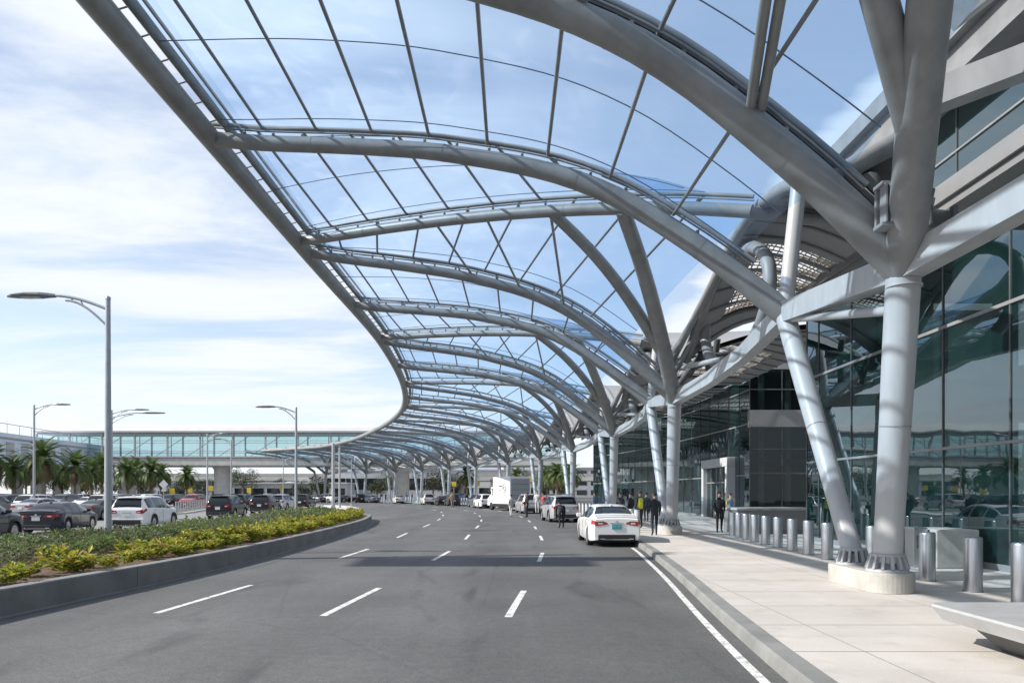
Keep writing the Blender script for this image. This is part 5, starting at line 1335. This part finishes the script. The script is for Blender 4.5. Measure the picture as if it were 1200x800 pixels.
    for s in (-1, 1): fc.lathe([(.001, -.011), (.009, -.007), (.011, 0), (.009, .007), (.001, .011)], 8, L_((s * .031, .098, 1.668)))
    fc.build('eyes', 'hair', o, world=False)
    er_ = MB()
    for s in (-1, 1): er_.box(L_((s * .083, 0, 1.645)), (.02, .035, .055), bev=.008)
    er_.build('ears', skin, o, world=False)
    # jacket shell over torso and arms
    JV, JE, JR = [], [], []
    def ja(p, r, par=None):
        JV.append(L_(p)); JR.append(r)
        if par is not None: JE.append((par, len(JV) - 1))
        return len(JV) - 1
    j0 = ja((0, 0, 1.1), (.175, .13)); j1 = ja((0, 0, .90), (.18, .135), j0); j2 = ja((0, -.005, 1.33), (.19, .135), j0); j3 = ja((0, -.01, 1.455), (.105, .09), j2)
    if not vest:
        for s in (-1, 1):
            a = arm[0 if s < 0 else 1]; q1 = ja((s * .195, -.01, 1.40), .078, j2); q2 = ja((s * .224, -.03 + .25 * a, 1.13 + .03 * abs(a)), .060, q1); ja((s * .212, .035 + .58 * a, .93 + .2 * abs(a)), .044, q2)
    skin_obj('vest' if vest else 'jacket', JV, JE, JR, o, [vest or top], 0, 1)
    o.scale = (scale,) * 3
    return o
P = person
P('person in a dark jacket walking away beside the second branching column', 767, 29.7, .147, 0, 'dark_cloth', 'navy_cloth', stride=.16, arm=(.12, -.1))
P('person all in black walking toward the road beside the row of steel bollards', 843, 31.8, .147, math.pi * .97, 'black_cloth', 'black_cloth', stride=.10, arm=(-.08, .12), scale=1.02)
P('person in black bent forward behind the silver suv', 658, 39.0, 0, .15, 'black_cloth', 'black_cloth', stride=.07, lean=1.2, arm=(.75, .7), scale=1.06)
P('person in a yellow-green hi-vis vest behind the bollards right of the sedan', 750, 36, .147, .4, 'dark_cloth', 'dark_cloth', vest='hivis', stride=.03, scale=1.05)
P('person with a yellow and blue top standing near the low stone wall', 856, 40, .147, .2, 'yellow_cloth', 'black_cloth', vest='blue_cloth', arm=(.2, .2))
P('person whose dark head shows above the roof of the white sedan', 727, 43, .147, 2.6, 'dark_cloth', 'dark_cloth', skin='skin', stride=.05)
P('person in pale blue near the kerb, left of the white sedan roof', 697, 49, .147, 1.2, 'blue_cloth', 'black_cloth', stride=.08)
P('person in black just left of the hi-vis worker behind the bollards', 739, 39, .147, .8, 'black_cloth', 'black_cloth', stride=.06)
P('person in dark blue behind the hi-vis worker', 757.5, 44, .147, .0, 'navy_cloth', 'black_cloth', stride=.1)
P('tall person in black standing at the kerb right of the silver van', 617.5, 56, 0, 1.9, 'black_cloth', 'black_cloth', scale=1.08, arm=(.1, .3))
P('person in pale clothes walking beside the silver van on its road side', 599, 57, 0, .5, 'pale_cloth', 'pale_cloth', stride=.14)
P('person in white standing at the kerb between the silver van and the silver suv', 629.5, 62, .147, 3.0, 'pale_cloth', 'pale_cloth', scale=1.1)
P('person in red by the kerb bollards just left of the silver suv', 636, 60, .147, 2., 'red_cloth', 'dark_cloth')
P('person in tan clothes standing in the road on the far bend', 530, 92, 0, 3.6, 'tan_cloth', 'tan_cloth', scale=1.15)
for k, (px, off, tp, lg, lab) in enumerate([(483, 4.6, 'navy_cloth', 'black_cloth', 'dark figure behind the bollards between the two pale cars on the far bend'), (490, 5, 'black_cloth', 'dark_cloth', 'figure in black close to the pearl suv on the far bend'), (476, 4.2, 'blue_cloth', 'dark_cloth', 'figure in blue just right of the pale sedan on the far bend'), (452, 4.5, 'black_cloth', 'black_cloth', 'figure in black left of the pale sedan on the far bend'), (447, 4., 'dark_cloth', 'navy_cloth', 'dark figure right of the grey sedan on the far bend'), (541, 5., 'blue_cloth', 'dark_cloth', 'figure in blue behind the bollards left of the box truck'), (547, 4.6, 'black_cloth', 'dark_cloth', 'figure in black behind the bollards left of the box truck'), (553, 5., 'dark_cloth', 'black_cloth', 'dark figure nearest the box truck behind the bollards')]):
    p, a = onkerb(px, -off); P(lab, px, p.y, .147, rnd.uniform(0, 6.28), tp, lg, hands=False, stride=.08, group='people waiting along the far kerb', x=p.x)

# ------------------------------------------------------------------ sky, sun, camera
w = bpy.data.worlds.new('World'); scene.world = w; w.use_nodes = True; nt = w.node_tree; bg = nt.nodes['Background']
SX, SY, SZ = -1.36, -.22, 1.0           # direction to the sun: high, slightly left and ahead
SX, SY, SZ = Vector((SX, SY, SZ)).normalized()
elev = math.asin(SZ); az = math.atan2(SX, SY)
sky = nt.nodes.new('ShaderNodeTexSky'); sky.sky_type = 'NISHITA'; sky.sun_disc = False; sky.sun_elevation = elev; sky.sun_rotation = az; sky.air_density = 1.; sky.dust_density = .6; sky.ozone_density = 1.2
tc = nt.nodes.new('ShaderNodeTexCoord'); sep = nt.nodes.new('ShaderNodeSeparateXYZ'); nt.links.new(tc.outputs['Generated'], sep.inputs[0])
def m_(op, a, b=None, c=None):
    n = nt.nodes.new('ShaderNodeMath'); n.operation = op
    for i, s in enumerate((a, b, c)):
        if s is None: continue
        if isinstance(s, (int, float)): n.inputs[i].default_value = s
        else: nt.links.new(s, n.inputs[i])
    return n.outputs[0]
def ramp(s, a, b, c=0., d=1.):
    r = nt.nodes.new('ShaderNodeMapRange'); r.interpolation_type = 'SMOOTHSTEP'
    for i, v in enumerate((a, b, c, d)): r.inputs[i + 1].default_value = v
    nt.links.new(s, r.inputs[0]); return r.outputs[0]
zc = m_('ADD', m_('MAXIMUM', sep.outputs[2], 0.), .14)
cx_ = m_('DIVIDE', sep.outputs[0], zc); cy_ = m_('DIVIDE', sep.outputs[1], zc)
cb = nt.nodes.new('ShaderNodeCombineXYZ'); nt.links.new(m_('MULTIPLY', cx_, .62), cb.inputs[0]); nt.links.new(m_('MULTIPLY', cy_, 1.5), cb.inputs[1])
n1 = nt.nodes.new('ShaderNodeTexNoise'); n1.inputs['Scale'].default_value = 1.15; n1.inputs['Detail'].default_value = 8; n1.inputs['Roughness'].default_value = .58; n1.inputs['Distortion'].default_value = .5
nt.links.new(cb.outputs[0], n1.inputs['Vector'])
n2 = nt.nodes.new('ShaderNodeTexNoise'); n2.inputs['Scale'].default_value = .45; n2.inputs['Detail'].default_value = 4; nt.links.new(cb.outputs[0], n2.inputs['Vector'])
wisps = ramp(n1.outputs[0], .36, .62)
leftness = ramp(cx_, .35, -.55)      # cloud deck thins out to the right and overhead
deck = m_('ADD', m_('MULTIPLY', wisps, m_('MULTIPLY_ADD', leftness, .62, .10)), m_('MULTIPLY_ADD', leftness, -.02, .31))
low = ramp(sep.outputs[2], .33, .02, 0., .72)
bank = ramp(m_('ADD', m_('SUBTRACT', m_('MULTIPLY', sep.outputs[0], 1.22), sep.outputs[2]), m_('MULTIPLY_ADD', n1.outputs[0], .24, -.12)), -.02, .045)
bank = m_('MULTIPLY', bank, ramp(sep.outputs[0], .02, .12))
mask = m_('MINIMUM', m_('MAXIMUM', m_('MAXIMUM', deck, low), m_('MULTIPLY', bank, .95)), 1.)
mx = nt.nodes.new('ShaderNodeMix'); mx.data_type = 'RGBA'; nt.links.new(mask, mx.inputs['Factor']); nt.links.new(sky.outputs[0], mx.inputs[6])
cl = nt.nodes.new('ShaderNodeMix'); cl.data_type = 'RGBA'; nt.links.new(n2.outputs[0], cl.inputs['Factor'])
CLOUD = 5.7
cl.inputs[6].default_value = (.80 * CLOUD, .88 * CLOUD, 1.0 * CLOUD, 1); cl.inputs[7].default_value = (.99 * CLOUD, 1.0 * CLOUD, 1.04 * CLOUD, 1)
nt.links.new(cl.outputs[2], mx.inputs[7]); nt.links.new(mx.outputs[2], bg.inputs[0]); bg.inputs[1].default_value = .138
sl = bpy.data.lights.new('Sun', 'SUN'); sl.energy = 5.0; sl.angle = R(.55); sl.color = (1, .955, .89); so_ = bpy.data.objects.new('sun', sl); COL.objects.link(so_)
so_.rotation_euler = Vector((SX, SY, SZ)).to_track_quat('Z', 'Y').to_euler(); so_.location = (0, 0, 60)
cam = bpy.data.cameras.new('Camera'); cam.sensor_fit = 'HORIZONTAL'; cam.sensor_width = 36; cam.lens = F / 1200 * 36; cam.shift_y = (HY - 400) / 1200; cam.clip_start = .05; cam.clip_end = 3000
co = bpy.data.objects.new('camera', cam); COL.objects.link(co); co.location = (0, 0, EYE); co.rotation_euler = (R(90), 0, 0); scene.camera = co
scene.view_settings.view_transform = 'Standard'; scene.view_settings.look = 'None'; scene.view_settings.exposure = .45; scene.view_settings.gamma = 1
scene.cycles.transparent_max_bounces = 28; scene.cycles.max_bounces = 8; scene.cycles.diffuse_bounces = 3; scene.cycles.glossy_bounces = 4
scene.cycles.use_denoising = True
